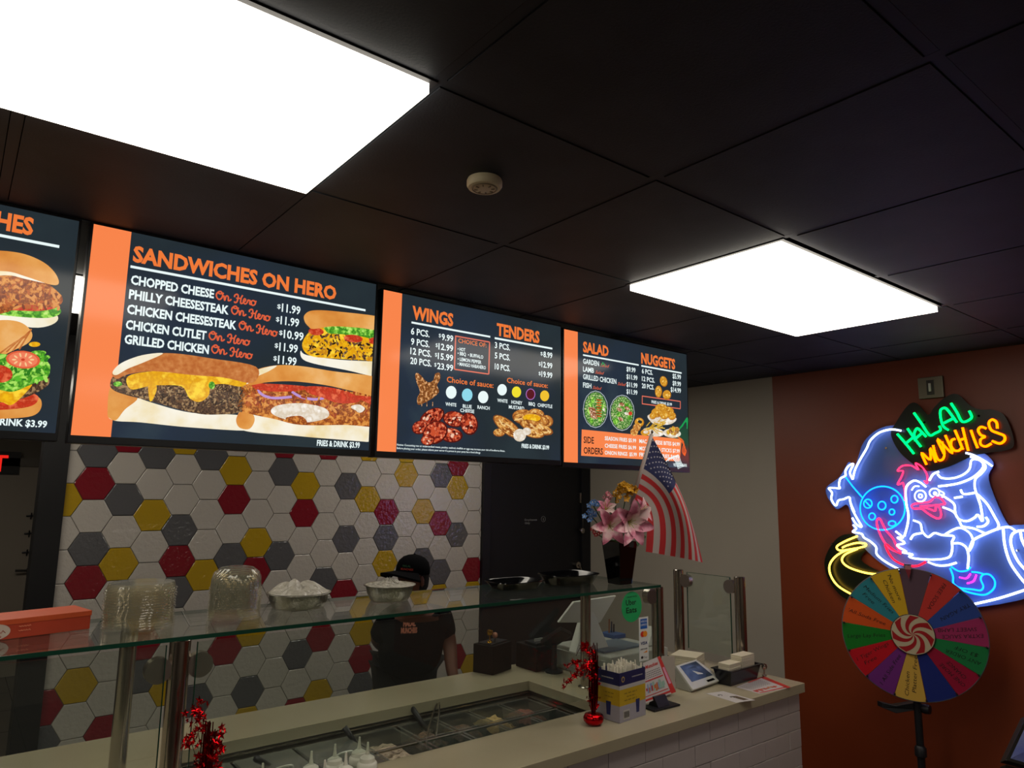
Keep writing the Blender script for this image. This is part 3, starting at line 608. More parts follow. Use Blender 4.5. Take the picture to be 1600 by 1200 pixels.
# cold well
t = thing('cold_well', (.9, 2.42, CT-.3), 'stainless steel cold well sunk into the serving counter', 'food well')
m = MB(); zt = CT-.05; x0 = OX0; th = .012
m.box(x0, OX1+.0, OY1-.0, OY1+.012, CT-.30, CT-CTH-.001); m.box(x0, OX1, OY0-.012, OY0, CT-.30, CT-CTH-.001); m.box(OX1, OX1+.012, OY0-.012, OY1+.012, CT-.3, CT-CTH-.001); m.box(x0, OX1, OY0, OY1, CT-.31, CT-.30); m.box(x0-.012, x0, OY0-.012, OY1+.012, CT-.3, CT-CTH-.001)
m.build('steel_liner', mat('well_steel', '#54524c', .4, 1), t)
m = MB(); zr = CT-.058
m.box(x0, OX1, OY1-.035, OY1, zr-.008, zr); m.box(x0, OX1, OY0, OY0+.04, zr-.008, zr); m.box(OX1-.03, OX1, OY0, OY1, zr-.008, zr)
m.box(x0, OX1, OY0+.25, OY0+.262, zr-.012, zr-.004)
m.build('steel_ledge', mat('ledge_steel', '#8a877c', .3, 1), t, bevel=.001)
m = MB(); m.box(x0, OX1-.01, OY1-.012, OY1-.002, zr+.008, zr+.012); m.box(x0, OX1-.01, OY0-.001, OY0+.006, CT-CTH-.004, CT-.004); m.build('steel_rail', STEEL, t)
POLY = glass('pan_polycarbonate', '#cfd1cc', 1.5, .08, .07)
def foodmat(n, cs): return mat('food_'+n, cs[0], .6, c2=cs[1:], nscale=45, bump=.8, bscale=60, bdist=.01)
foods = [('onions', ['#8a7a68', '#b8a890', '#6a5a48']), ('peppers', ['#5a6a38', '#3e4a28', '#7a8a50']), ('meat', ['#5a4030', '#3a281c', '#7a5a40']), ('cheese', ['#a88a50', '#c0a468', '#8a6c38']),
         ('lettuce', ['#4a5a34', '#60704a', '#38442a']), ('tomato', ['#6a3226', '#84483a', '#4a2018'])]
def pan(x0, x1, y0, y1, fi, label, lid=False):
    zt = zr-.002; g = thing('food_pan', ((x0+x1)/2, (y0+y1)/2, zt-.1), label, 'food pan', 'food pans in the cold well')
    m = MB(); a = .004; b = .012
    prof = [(0, zt), (a*2, zt), (b, zt-.095)]
    def ringv(d, z): return [(x0+d, y0+d, z), (x1-d, y0+d, z), (x1-d, y1-d, z), (x0+d, y1-d, z)]
    v = ringv(.002, zt)+ringv(.012, zt)+ringv(.02, zt-.09)
    m.add(v, [(0, 1, 5, 4), (1, 2, 6, 5), (2, 3, 7, 6), (3, 0, 4, 7), (4, 5, 9, 8), (5, 6, 10, 9), (6, 7, 11, 10), (7, 4, 8, 11), (8, 9, 10, 11)])
    m.build('pan_shell', POLY, g)
    n = 8; f = MB(); v = []
    for i in range(n+1):
        for j in range(n+1):
            e = 1-max(abs(i/n-.5), abs(j/n-.5))*2
            v.append((x0+.02+(x1-x0-.04)*i/n, y0+.02+(y1-y0-.04)*j/n, zt-.050+.03*min(1, e*1.6)+random.uniform(-.006, .006)))
    f.add(v, [(i*(n+1)+j, (i+1)*(n+1)+j, (i+1)*(n+1)+j+1, i*(n+1)+j+1) for i in range(n) for j in range(n)])
    f.build('food', foodmat(*foods[fi]), g, sm=True, recalc=False)
    if lid:
        l = MB(); l.box(x0+.006, x1-.006, y0+.006, y1-.006, zt+.001, zt+.005); l.build('clear_lid', POLY, g, bevel=.001)
        l = MB(); cx = (x0+x1)/2; cy = (y0+y1)/2; l.tube(smooth([(cx-.03, cy, zt+.005), (cx-.025, cy, zt+.022), (cx+.025, cy, zt+.022), (cx+.03, cy, zt+.005)]), .004, 6); l.build('lid_handle', mat('clear_white', '#b9b9ae', .3), g)
xs = [2.195-.172*k for k in range(5)]
names = ['at the right end', 'second from the right', 'third from the right', 'fourth from the right', 'fifth from the right']
rowa = [5, 3, 2, 2, 0]; rowb = [4, 2, 4, 1, 2]
for k in range(4):
    pan(xs[k+1]+.003, xs[k]-.003, OY0+.262, OY1-.036, rowa[k], 'small food pan in the back row of the cold well, '+names[k], lid=False)
    pan(xs[k+1]+.003, xs[k]-.003, OY0+.042, OY0+.252, rowb[k], 'small food pan in the front row of the cold well, '+names[k], lid=False)
xa = xs[4]-.003
for k, (wd, fi, ll) in enumerate([(.20, 0, 'with tongs'), (.22, 4, 'under a clear lid'), (.22, 5, 'behind the sauce bottles'), (.19, 2, 'at the left end, left of the sauce bottles')]):
    pan(xa-wd, xa-.004, OY0+.042, OY1-.036, fi, 'large food pan '+ll, lid=(k in (1, 2, 3))); xa -= wd
# tongs & ladles
def tongs(px, py, px2, py2, label, matn, r=.004, z1=CT-.01, z0=CT-.095):
    A = PL(px, py, 2, z1); B = PL(px2, py2, 2, z0)
    g = thing('serving_tongs', B, label, 'tongs'); n = (B-A).cross(Vector((0, 0, 1))).normalized()*.012
    for s_ in (-1, 1):
        m = MB(); m.tube(smooth([A, A.lerp(B, .3)+n*s_, A.lerp(B, .75)+n*s_*1.4, B+n*s_*.6]), [r]*19 if False else r, 6); m.build('tong_arm', matn, g)
    m = MB(); m.tube([A-n*.5, A+n*.5], r*1.6, 8); m.build('tong_hinge', matn, g)
tongs(686, 1092, 670, 1172, 'steel serving tongs standing in the pan left of the small pans', STEEL)
def ladle(P0, P1, label, name='serving_spoon', m_=BLACK, r=.009):
    A = PL(*P0, 2, CT-.015); B = PL(*P1, 2, CT-.085); g = thing(name, B, label, 'serving spoon')
    MB().tube([A, B], [r*1.3, r], 8).build('spoon_handle', m_, g, sm=True)
    m = MB(); m.lathe([(.001, -.015), (.015, -.012), (.025, 0), (.023, 0), (.014, -.009), (.001, -.012)], 16, c=B, caps=False); m.build('spoon_bowl', STEELD, g, sm=True)
ladle((538, 1136), (560, 1168), 'black handled spoon in the cold well behind the sauce bottles')
ladle((643, 1105), (668, 1142), 'black handled spoon between the lidded pan and the tongs')
ladle((686, 1094), (693, 1120), 'thin grey handled spoon in the back row pan', m_=mat('grey_handle', '#3c3d3c', .5), r=.005)
ladle((400, 1185), (430, 1202), 'black handled spoon at the bottom edge left of the sauce bottles')
# squeeze bottles
SQ = mat('squeeze_white', '#c6c4b6', .45, trans=.1)
def bottle(px, py, label, h=0):
    T = PL(px, py, 2, CT+.075)
    g = thing('squeeze_bottle', (T.x, T.y, CT-.13), label, 'sauce bottle', 'white squeeze bottles in the cold well')
    c = (T.x, T.y, CT-.13); s = .001
    MB().lathe([(.030, 0), (.032, .004), (.032, .11), (.030, .118), (.031, .122), (.031, .128), (.026, .135)], 20, c=c).build('bottle_body', SQ, g, sm=50)
    MB().lathe([(.0325, .128), (.0325, .141), (.029, .147), (.025, .149), (.023, .160), (.014, .166), (.007, .170), (.0045, .185), (.003, .206), (.001, .207)], 20, c=c).build('nozzle_cap', mat('squeeze_cap', '#d6d4c8', .4), g, sm=40)
BT = [(487, 1174, 'white squeeze bottle leftmost of the group'), (524, 1163, 'white squeeze bottle at the back left of the group'), (562, 1152, 'white squeeze bottle with the highest nozzle'), (575, 1160, 'white squeeze bottle rightmost of the group'), (541, 1176, 'white squeeze bottle in the middle front of the group'), (508, 1188, 'white squeeze bottle lowest at the front of the group'), (411, 1193, 'lone white squeeze bottle left of the group')]
for b in BT: bottle(*b)

# ================================================================ GLASS GUARD
SZ = CAMZ-.405; GY = 2.125; GLS = glass('guard_glass', '#f8fbf9', 1.5, 0, .008); GED = mat('glass_edge', '#0f3a2c', .2, spec=.5)
GLS2 = glass('guard_glass_upright', '#f4f8f4', 1.5, 0, .01)
t = thing('glass_shelf', (.8, 2.33, SZ), 'long horizontal glass shelf over the food counter carrying trays and vase', 'glass shelf')
SX1 = 2.555
MB().box(-1.3, SX1-.004, GY+.004, 2.55, SZ-.011, SZ).build('glass_pane', GLS, t)
m = MB(); m.box(-1.3, SX1, GY, GY+.004, SZ-.011, SZ); m.box(SX1-.004, SX1, GY, 2.554, SZ-.011, SZ); m.box(-1.3, SX1, 2.55, 2.554, SZ-.011, SZ); m.build('polished_edge', GED, t)
def post(x, y, zt, label, brk_=None, r=.0275):
    g = thing('guard_post', (x, y, CT), label, 'glass guard post', 'steel posts of the glass guard')
    MB().lathe([(r, 0), (r, zt-CT-.003), (r-.003, zt-CT)], 24, c=(x, y, CT)).build('post_tube', STEEL, g, sm=40)
    MB().lathe([(r*1.5, 0), (r*1.5, .004), (r*1.1, .010), (r*1.02, .010)], 24, c=(x, y, CT)).build('base_ring', STEEL, g, sm=40)
    if brk_:
        for d in brk_:
            m = MB(); dx, dy, z = d; ax = Vector((dx, dy, 0)).normalized(); q = Vector((-ax.y, ax.x, 0))
            m.tube([Vector((x, y, z)), Vector((x, y, z))+ax*(r+.022)], .009, 10)
            c = Vector((x, y, z))+ax*(r+.026); n = Vector((0, -1, 0)) if abs(dx) > abs(dy) else Vector((-1, 0, 0))
            m.tube([c-n*.014, c+n*.016], .034, 24); m.build('glass_clamp', mat('clamp_steel', '#a89e98', .35, 1), g, sm=40)
zc_ = SZ-.012
PX = PL(275, 1090, 1, 2.16).x
p_ = PL(1028, 990, 1, 2.16)
c1 = PL(310, 1040, 1, 2.14); 
post(PX, 2.16, zc_, 'steel guard post at the lower left in front', [(1, 0, c1.z), (-1, 0, PL(245, 1050, 1, 2.14).z)])
c2 = PL(1022, 932, 1, 2.14)
post(p_.x, 2.16, zc_, 'steel guard post with a round clamp right of the card stickers', [(-1, 0, c2.z)])
r1 = PL(193, 1090, 1, 2.50); r2 = PL(915, 980, 1, 2.43)
post(r1.x, 2.50, zc_, 'dark steel rear post behind the lower left post', r=.024)
post(r2.x, 2.43, zc_, 'steel rear post beside the register under the shelf', r=.024)
e1 = PL(1052, 940, 1, 2.50); e2 = PL(1165, 960, 1, 2.10)
EX = 3.215
e1z = CAMZ-.413
post(EX, 2.55, e1z, 'steel post at the far end of the end guard by the napkins', [(0, -1, e1z-.055)])
post(EX, 2.162, e1z, 'rightmost steel post of the glass guard', [(0, 1, e1z-.055)])
t = thing('front_glass', (1.5, GY, CT+.05), 'upright front glass pane with the stickers between the two front posts', 'glass pane')
MB().box(PX+.04, p_.x-.03, GY+.008, GY+.014, CT+.06, SZ-.02).build('glass_pane', GLS2, t)
m = MB(); m.box(PX+.038, PX+.04, GY+.008, GY+.014, CT+.06, SZ-.02); m.box(p_.x-.03, p_.x-.028, GY+.008, GY+.014, CT+.06, SZ-.02); m.build('polished_edge', GED, t)
t = thing('front_glass', (-.4, GY, CT+.05), 'upright front glass pane at the left edge of the photo', 'glass pane')
MB().box(-1.3, PX-.042, GY+.008, GY+.014, CT+.06, SZ-.02).build('glass_pane', GLS2, t)
MB().box(PX-.042, PX-.04, GY+.008, GY+.014, CT+.06, SZ-.02).build('polished_edge', GED, t)
t = thing('end_glass', (EX, 2.3, CT+.05), 'upright glass pane of the end guard behind the napkins', 'glass pane')
MB().box(EX-.003, EX+.003, 2.22, 2.49, CT+.06, e1z-.01).build('glass_pane', glass('end_glass', '#eef2ec', 1.5, 0, .06), t)
m = MB(); m.box(EX-.003, EX+.003, 2.217, 2.22, CT+.06, e1z-.01); m.box(EX-.003, EX+.003, 2.49, 2.493, CT+.06, e1z-.01); m.box(EX-.003, EX+.003, 2.22, 2.49, e1z-.01, e1z-.008); m.build('polished_edge', GED, t)
# stickers on the front glass
SG = GY+.0075
def disc_pts(c, rx, rz, n=32): return [c+Vector((rx*math.cos(2*math.pi*k/n), 0, rz*math.sin(2*math.pi*k/n))) for k in range(n)]
c = PL(987, 948, 1, SG); rz = (PL(987, 924, 1, SG)-PL(987, 972, 1, SG)).z/2
t = thing('sticker', c, 'round green delivery sticker reading Uber Eats on the front glass', 'sticker')
MB().poly(disc_pts(c, rz*1.0, rz), th=.0008, n=Vector((0, -1, 0))).build('sticker_disc', mat('sticker_green', '#1f9a56', .5), t)
m = MB(); ptext(m, 'Uber', (978, 945.5), (994, 945), 9, 1, SG-.0015, bold=.01); ptext(m, 'Eats', (978.5, 957.5), (995, 957), 9, 1, SG-.0015, bold=.01); ptext(m, 'ORDER WITH', (979, 934), (995, 933), 2.4, 1, SG-.0015)
m.build('sticker_lettering', mat('ink', '#0c0c0c', .6), t, recalc=False)
a_ = PL(999, 965, 1, SG); b_ = PL(1012, 1031, 1, SG)
a_.x = PL(998.5, 998, 1, SG).x; b_.x = PL(1013, 998, 1, SG).x
t = thing('sticker', ((a_.x+b_.x)/2, SG, b_.z), 'narrow white strip sticker of payment card logos on the front glass', 'sticker')
MB().box(a_.x, b_.x, SG-.0008, SG, b_.z, a_.z).build('sticker_strip', mat('sticker_white', '#cfd0cc', .5), t)
H = a_.z-b_.z; W = b_.x-a_.x; cx = (a_.x+b_.x)/2; yy = SG-.0014
cm = [mat('card_blue', '#1c57a6', .5), mat('card_red', '#c8321e', .5), mat('card_orange', '#e08a20', .5), mat('card_navy', '#1a2a60', .5), mat('ink', '#0c0c0c', .6), mat('sticker_white2', '#dfe2e6', .5)]
m = MB(); z = a_.z
m.box(cx-W*.36, cx+W*.36, yy, yy+.0004, z-H*.27, z-H*.04, 0)
text3(m, 'AMERICAN', Vector((cx-W*.32, yy-.0004, z-H*.12)), Vector((W*.64, 0, 0)), Vector((0, 0, H*.045)), mi=5); text3(m, 'EXPRESS', Vector((cx-W*.32, yy-.0004, z-H*.2)), Vector((W*.64, 0, 0)), Vector((0, 0, H*.045)), mi=5)
m.poly(disc_pts(Vector((cx-W*.13, yy, z-H*.39)), W*.23, H*.068, 20), mi=1); m.poly(disc_pts(Vector((cx+W*.13, yy-.0003, z-H*.39)), W*.23, H*.068, 20), mi=2)
text3(m, 'VISA', Vector((cx-W*.34, yy, z-H*.63)), Vector((W*.68, 0, 0)), Vector((0, 0, H*.07)), mi=3, bold=.03, shear=.3)
text3(m, 'DISCOVER', Vector((cx-W*.36, yy, z-H*.75)), Vector((W*.72, 0, 0)), Vector((0, 0, H*.035)), mi=4, bold=.02); m.add([(cx-W*.1, yy, z-H*.82), (cx+W*.34, yy, z-H*.82), (cx+W*.34, yy, z-H*.77)], [(0, 1, 2)], 2)
m.poly(disc_pts(Vector((cx-W*.22, yy, z-H*.92)), W*.12, H*.032, 16), mi=4); text3(m, 'Pay', Vector((cx-W*.06, yy, z-H*.945)), Vector((W*.4, 0, 0)), Vector((0, 0, H*.045)), mi=4)
m.build('card_logos', cm, t, recalc=False)
# ================================================================ THINGS ON THE GLASS SHELF
def frame(O, xd):
    x = Vector(xd).normalized(); z = Vector((0, 0, 1)); y = z.cross(x)
    return Matrix.Translation(Vector(O)) @ Matrix((x, y, z)).transposed().to_4x4()
# orange carton
O = PL(140, 983, 2, SZ); L_ = PL(0, 1001, 2, SZ); ht = PL(140, 955, 1, O.y).z-SZ
M = frame(O, O-L_)                                     # x towards the right end
t = thing('orange_box', O, 'orange carton with a white oval label on the left of the glass shelf', 'box')
LB = .36
MB().box(-LB, 0, 0, .13, .001, ht, M=M).build('carton', mat('carton_orange', '#a8361a', .5, c2='#983014', nscale=6), t, bevel=.0015)
MB().box(-LB-.001, .0015, -.0015, .1315, ht-.012, ht+.002, M=M).build('carton_lid', mat('carton_lid', '#b8481e', .5), t, bevel=.001)
wv = mat('label_white', '#b9a99c', .6); ri = mat('label_red', '#9c2c1a', .6); oi = mat('label_peach', '#e09070', .6)
m = MB(); cxl = -(O-PL(20, 980, 2, SZ)).length; m.poly([M @ Vector((cxl+.034*math.cos(k), -.0022, ht*.45+.020*math.sin(k))) for k in [i*math.pi/14 for i in range(28)]]); m.build('oval_label', wv, t, recalc=False)
m = MB()
for j, (wd, zz) in enumerate(((.3, .70), (.8, .50), (.5, .28))):
    pts = [M @ Vector((cxl+.034*wd*(k/14-.5)*1.7, -.0032, ht*zz-.003+.0035*math.sin(k*2.1+j))) for k in range(15)]
    m.tube(smooth(pts, 3), .0007, 4)
for j in range(2):
    pts = [M @ Vector((cxl+.052+.028*(k/12), -.0032, ht*(.62-.22*j)+.002*math.sin(k*2.4+j))) for k in range(13)]
    m.tube(smooth(pts, 3), .0006, 4, mi=1)
m.build('label_script', [ri, oi], t)
# clear plastic lids
CLR = glass('clear_plastic', '#f6f2e6', 1.5, .08, .06)
def lidmesh(r, dome, sq, name):
    m = MB(); n = 84
    prof = [(r*1.03, 0), (r*1.03, .002), (r*.95, .003), (r*.93, .012)]+([(r*.90, .020), (r*.7, .020)] if not dome else [(r*.92, .03), (r*.84, .048), (r*.62, .062), (r*.35, .066), (r*.2, .066)])
    def wob(a, i): return (.045*abs(math.cos((9 if sq else 8)*a)) if 2 <= i <= (5 if sq else 6) else 0)+(.05*(abs(math.cos(2*a))**.5-.6) if sq else 0)
    m.lathe(prof, n, wob=wob, caps=False)
    if True:
        k = len(m.v); m.add(m.v[-n:], [tuple(range(n))])
    return m
g1 = 'clear lids in the left stack'; g2 = 'domed clear lids in the right stack'
def stack(cx, cy, r, n, dz, dome, sq, label, group):
    o = tag(lidmesh(r, dome, sq, 'x').build('plastic_lid', CLR, None, sm=40, recalc=False), label, 'plastic lid', group)
    for i in range(n):
        c = o if i == 0 else o.copy()
        if i: col.objects.link(c)
        if i == n-1: c['label'] = label.replace(' in the ', ', topmost of the ', 1)
        c.location = (cx+random.uniform(-.0015, .0015), cy+random.uniform(-.0015, .0015), SZ+.0005+i*dz); c.rotation_euler = (0, 0, random.uniform(-.06, .06) if sq else random.uniform(0, 6))
stack(.475, 2.35, .092, 15, .0076, False, True, 'clear fluted plastic lid in the wide flat-topped stack beside the orange box', g1)
stack(.745, 2.335, .077, 14, .0072, True, False, 'clear plastic dome lid in the tall round-topped stack left of the foil trays', g2)
# foil trays
FOIL = mat('foil', '#a9a69c', .28, 1, bump=.7, bscale=110, bdist=.004)
def foil(cx, cy, rb, rt, h, label, kind):
    t = thing('foil_tray', (cx, cy, SZ), label, 'foil tray')
    m = MB(); wob = lambda a, i: .022*math.sin(34*a)*(1 if 0 < i < 5 else 0)
    m.lathe([(.001, .001), (rb, .001), (rb+.003, .004), ((rb+rt)/2, h*.5), (rt-.01, h-.003), (rt, h), (rt+.001, h+.003), (rt-.012, h+.001), (rb-.002, .006), (.001, .005)], 72, c=(cx, cy, SZ), caps=False, wob=wob)
    m.build('foil_dish', FOIL, t, sm=True)
    random.seed(5+int(cx*10)); n = 22; v = []; f = []
    ph = [random.uniform(0, 6) for _ in range(8)]
    for i in range(n+1):
        for j in range(48):
            a = 2*math.pi*j/48; q = i/n; r = (rt-.006)*q
            if kind == 'dome': z = h+.004+.030*(1-q**2.4)+(.006*math.sin(5*a+ph[0])+.004*math.sin(9*a+ph[1]+8*q))*(q*(1-q)*4)+(.016*max(0, 1-((r*math.cos(a)+.03)**2+(r*math.sin(a)+.02)**2)/.0006))
            else: z = h+.001+.6*.022*math.exp(-(q*2.2)**2)*(1.3+.5*math.sin(3*a+ph[2]))+(.004*math.sin(7*a+ph[3])+.003*math.sin(11*q*3+ph[4]+3*a))*(1-q)
            v.append((cx+r*math.cos(a), cy+r*math.sin(a), SZ+z))
    for i in range(n):
        for j in range(48): f.append((i*48+j, i*48+(j+1) % 48, (i+1)*48+(j+1) % 48, (i+1)*48+j))
    m = MB(); m.add(v, f); m.build('crumpled_cover', mat('frosted_cover', '#c2bcae', .3, bump=.9, bscale=50, bdist=.01, spec=.7, trans=.15) if kind == 'dome' else mat('crumpled_paper', '#b5b0a2', .35, bump=1, bscale=80, bdist=.01, c2='#8e8a7e', nscale=70), t, sm=True)
foil(.992, 2.432, .083, .108, .047, 'larger round foil tray with a cloudy domed cover on the glass shelf', 'dome')
foil(1.327, 2.395, .066, .096, .055, 'smaller foil tray with crumpled wrap in front of the person in the cap', 'crumple')
def btray(cx, cy, a, b, h, label):
    t = thing('black_tray', (cx, cy, SZ), label, 'tray'); m = MB(); n = 40
    def rr(ax, by): return [(cx+ax*math.copysign(abs(math.cos(q))**.5, math.cos(q)), cy+by*math.copysign(abs(math.sin(q))**.5, math.sin(q))) for q in [2*math.pi*k/n for k in range(n)]]
    L = [(rr(a*.78, b*.75), .001), (rr(a*.80, b*.78), .006), (rr(a*.95, b*.93), h-.004), (rr(a, b), h), (rr(a*.99, b*.99), h+.003), (rr(a*.93, b*.91), h-.001), (rr(a*.76, b*.74), .006)]
    v = [(x, y, SZ+z) for R_, z in L for x, y in R_]
    m.add(v, [(i*n+k, i*n+(k+1) % n, (i+1)*n+(k+1) % n, (i+1)*n+k) for i in range(len(L)-1) for k in range(n)]+[tuple(range(n)), tuple(range(6*n, 7*n))]); m.build('tray_shell', BLACKG, t, sm=50)
btray(2.235, 2.39, .135, .10, .042, 'glossy black takeout tray next to the black vase')
btray(1.93, 2.40, .12, .09, .03, 'low black tray left of the other black tray on the shelf')
# vase
vc = Vector((2.415, 2.245, SZ))
t = thing('flower_vase', vc, 'tall tapered square black glass vase on the right end of the shelf', 'vase')
vm = Matrix.Translation(vc) @ Matrix.Rotation(math.radians(-2), 4, 'Z')
hh = PL(968, 845, 1, vc.y).z-SZ; m = MB(); a, b = .038, .058
R4 = lambda s, z, o=0: [vm @ Vector((sx*(s-o), sy_*(s-o), z)) for sx, sy_ in ((-1, -1), (1, -1), (1, 1), (-1, 1))]
m.add(R4(a, .001)+R4(b, hh)+R4(b, hh, .006)+R4(a, .02, .006), [(3, 2, 1, 0)]+[(i, (i+1) % 4, 4+(i+1) % 4, 4+i) for i in range(4)]+[(4+i, 4+(i+1) % 4, 8+(i+1) % 4, 8+i) for i in range(4)]+[(8+i, 8+(i+1) % 4, 12+(i+1) % 4, 12+i) for i in range(4)]+[(12, 13, 14, 15)])
m.build('vase_body', mat('vase_black', '#060607', .06, coat=.5), t, bevel=.003)
# flowers
def petal(m, O, dirv, up, L, W, curl, mi=0, cup=.25):
    d = Vector(dirv).normalized(); n = Vector(up); n = (n-d*n.dot(d)).normalized(); s = d.cross(n); ns, nw = 9, 4; v = []
    for i in range(ns+1):
        q = i/ns; wd = W*math.sin(math.pi*min(1, q**.75*.96+.04))**.8*(1 if q < .98 else .1); c = O+d*(L*q*(1-.15*curl*q*q))+n*(L*(.55*q-curl*q*q*.9))
        for j in range(nw+1):
            x = (j/nw-.5)*2; v.append(c+s*(wd*x/2)+n*(cup*wd*x*x*.5)+n*(.002*math.sin(9*q+x*3)))
    m.add(v, [(i*(nw+1)+j, i*(nw+1)+j+1, (i+1)*(nw+1)+j+1, (i+1)*(nw+1)+j) for i in range(ns) for j in range(nw)], mi)
PINK = mat('petal_pink', '#c8869a', .6, c2=['#b9607c', '#dcb2b8', '#d8c4c0'], nscale=14); YELP = mat('petal_yellow', '#c8960f', .6, c2='#a87208', nscale=40)
BLUP = mat('petal_blue', '#4a7cc0', .6, c2='#7ea4d8', nscale=40); SPK = mat('petal_coral', '#c8687c', .6, c2='#dc98a4', nscale=40); REDP = mat('petal_red', '#9c1c24', .6); GRNP = mat('stem_green', '#2c4a24', .6)
CENT = mat('flower_center', '#9a9a3a', .6)
MOUTH = vc+Vector((0, 0, hh-.02))
def blossom(px, py, dep, name, label, kind, R_, mats_, n=6, face=None, group=None):
    c = PD(px, py, dep); out = (EYE-c).normalized() if face is None else Vector(face).normalized()
    t = thing(name, c, label, 'flower', group); s = MB()
    s.tube(smooth([c-out*.01, c.lerp(MOUTH, .5)+Vector((0, .01, 0)), MOUTH, vc+Vector((0, 0, .02))]), .0025, 6); s.build('stem', GRNP, t)
    u = out.orthogonal().normalized(); w_ = out.cross(u)
    if kind == 'lily':
        for k in range(n):
            a = 2*math.pi*k/n+.4; d = (u*math.cos(a)+w_*math.sin(a))*(1 if k % 2 else .92)+out*.35
            m = MB(); petal(m, c, d, out, R_*1.08, R_*.50, .5, cup=.45); o = m.build('petal', PINK, t, sm=True, recalc=False)
        m = MB()
        for k in range(6): a = k*1.05; m.tube(smooth([c, c+out*.03+(u*math.cos(a)+w_*math.sin(a))*.01, c+out*.045+(u*math.cos(a)+w_*math.sin(a))*.02]), .0012, 5)
        m.build('stamens', CENT, t, kind='stuff')
    else:
        random.seed(int(px*7+py)); m = MB(); mm = MB()
        for b in range(n):
            cc = c+u*random.uniform(-1, 1)*R_*.7+w_*random.uniform(-1, 1)*R_*.7+out*random.uniform(-.01, .012); oo = (out+u*random.uniform(-.6, .6)+w_*random.uniform(-.6, .6)).normalized(); uu = oo.orthogonal().normalized(); ww = oo.cross(uu)
            pr = R_*(.42 if kind == 'cluster' else .5)
            for k in range(5): a = 2*math.pi*k/5; petal(m, cc, uu*math.cos(a)+ww*math.sin(a)+oo*.2, oo, pr, pr*.75, .3)
            mm.lathe([(.001, -.003), (.003, 0), (.001, .004)], 8, c=cc+oo*.003)
        m.build('petals', mats_, t, sm=True, recalc=False, kind='stuff'); mm.build('flower_centers', mat('white_center', '#d8d0c0', .6), t)
blossom(952, 822, 3.02, 'pink_lily', 'large pink lily at the lower left of the vase bouquet', 'lily', .098, PINK, face=(-.55, -.85, .05))
blossom(981, 815, 2.98, 'pink_lily', 'largest pink lily in front, hanging over the vase rim', 'lily', .115, PINK, n=7, face=(-.3, -.9, -.1))
blossom(946, 797, 3.06, 'pink_lily', 'small rose-like pink bloom above the lower left lily', 'lily', .055, PINK, face=(-.4, -.7, .5))
blossom(998, 800, 3.07, 'pink_lily', 'pink lily at the right, against the red flag stripes', 'lily', .07, PINK, face=(.2, -.85, .3))
blossom(980, 768, 3.08, 'yellow_flowers', 'cluster of yellow blossoms at the top of the bouquet', 'cluster', .055, YELP, n=16)
blossom(962, 777, 3.06, 'yellow_flowers', 'small yellow blossoms left of the top yellow cluster', 'cluster', .028, YELP, n=7)
blossom(926, 788, 3.06, 'blue_flowers', 'blue blossoms at the upper left of the bouquet', 'cluster', .035, BLUP, n=7)
blossom(921, 803, 3.07, 'blue_flowers', 'blue blossoms hanging lower at the left edge of the bouquet', 'cluster', .035, BLUP, n=8)
blossom(951, 776, 3.09, 'coral_flowers', 'small coral pink blossoms between the blue and yellow flowers', 'cluster', .03, SPK, n=8)
blossom(930, 833, 3.08, 'red_flower', 'small red flower below the blue blossoms', 'cluster', .028, REDP, n=5)
m = MB(); c = PD(990, 838, 3.05)
for d in ((.9, .1, -.1), (.8, 0, .4), (-.2, -.2, -.3)): petal(m, c, d, (0, -1, .2), .07, .03, .3)
m.tube([c, MOUTH], .002, 5); tag(m.build('green_leaves', GRNP, None, sm=True, recalc=False), 'dark green leaves sticking out right of the pink lilies', 'leaves')
# flag
RED = mat('flag_red', '#b0262a', .8, bump=.2, bscale=400); WHI = mat('flag_white', '#a89c98', .8, bump=.2, bscale=400); NAV = mat('flag_blue', '#262a52', .8, bump=.2, bscale=400); STA = mat('flag_star', '#b8b4bc', .8)
FD = 3.13
def bez(c, u):
    P = [Vector(p+(0,)) for p in c]; n = len(P)-1
    return sum((P[i]*math.comb(n, i)*(u**i)*((1-u)**(n-i)) for i in range(n+1)), Vector((0, 0, 0)))
C0 = [(1018, 681), (1046, 728), (1078, 790), (1098, 879)]; C1 = [(1004, 727), (1046, 752), (1072, 795), (1066, 872)]; C2 = [(988, 779), (1016, 790), (1012, 815), (1009, 862)]
def fpt(u, v):
    a, b, c = bez(C0, u), bez(C1, u), bez(C2, u)
    p = a*(2*(v-.5)*(v-1))+b*(-4*v*(v-1))+c*(2*v*(v-.5))
    return PD(p.x, p.y, FD+.03*u*math.sin(v*9+u*2)*.9+.02*u)
t = thing('table_flag', PD(985, 800, FD), 'small American flag drooping from a stick in the vase', 'flag')
NU = 26
fv = MB()
for s_ in range(13):
    for sub in range(2):
        for i in range(NU):
            u0, u1 = i/NU, (i+1)/NU; v0, v1 = (s_+sub*.5)/13, (s_+sub*.5+.5)/13
            if s_ < 7 and u0 < .385: mi = 2
            else: mi = 0 if s_ % 2 == 0 else 1
            fv.add([fpt(u0, v0), fpt(u1, v0), fpt(u1, v1), fpt(u0, v1)], [(0, 1, 2, 3)], mi)
o = fv.build('flag_cloth', [RED, WHI, NAV], t, recalc=False)
b = bmesh.new(); b.from_mesh(o.data); bmesh.ops.remove_doubles(b, verts=b.verts[:], dist=1e-5); b.to_mesh(o.data); b.free(); o.data.polygons.foreach_set('use_smooth', [True]*len(o.data.polygons))
m = MB()
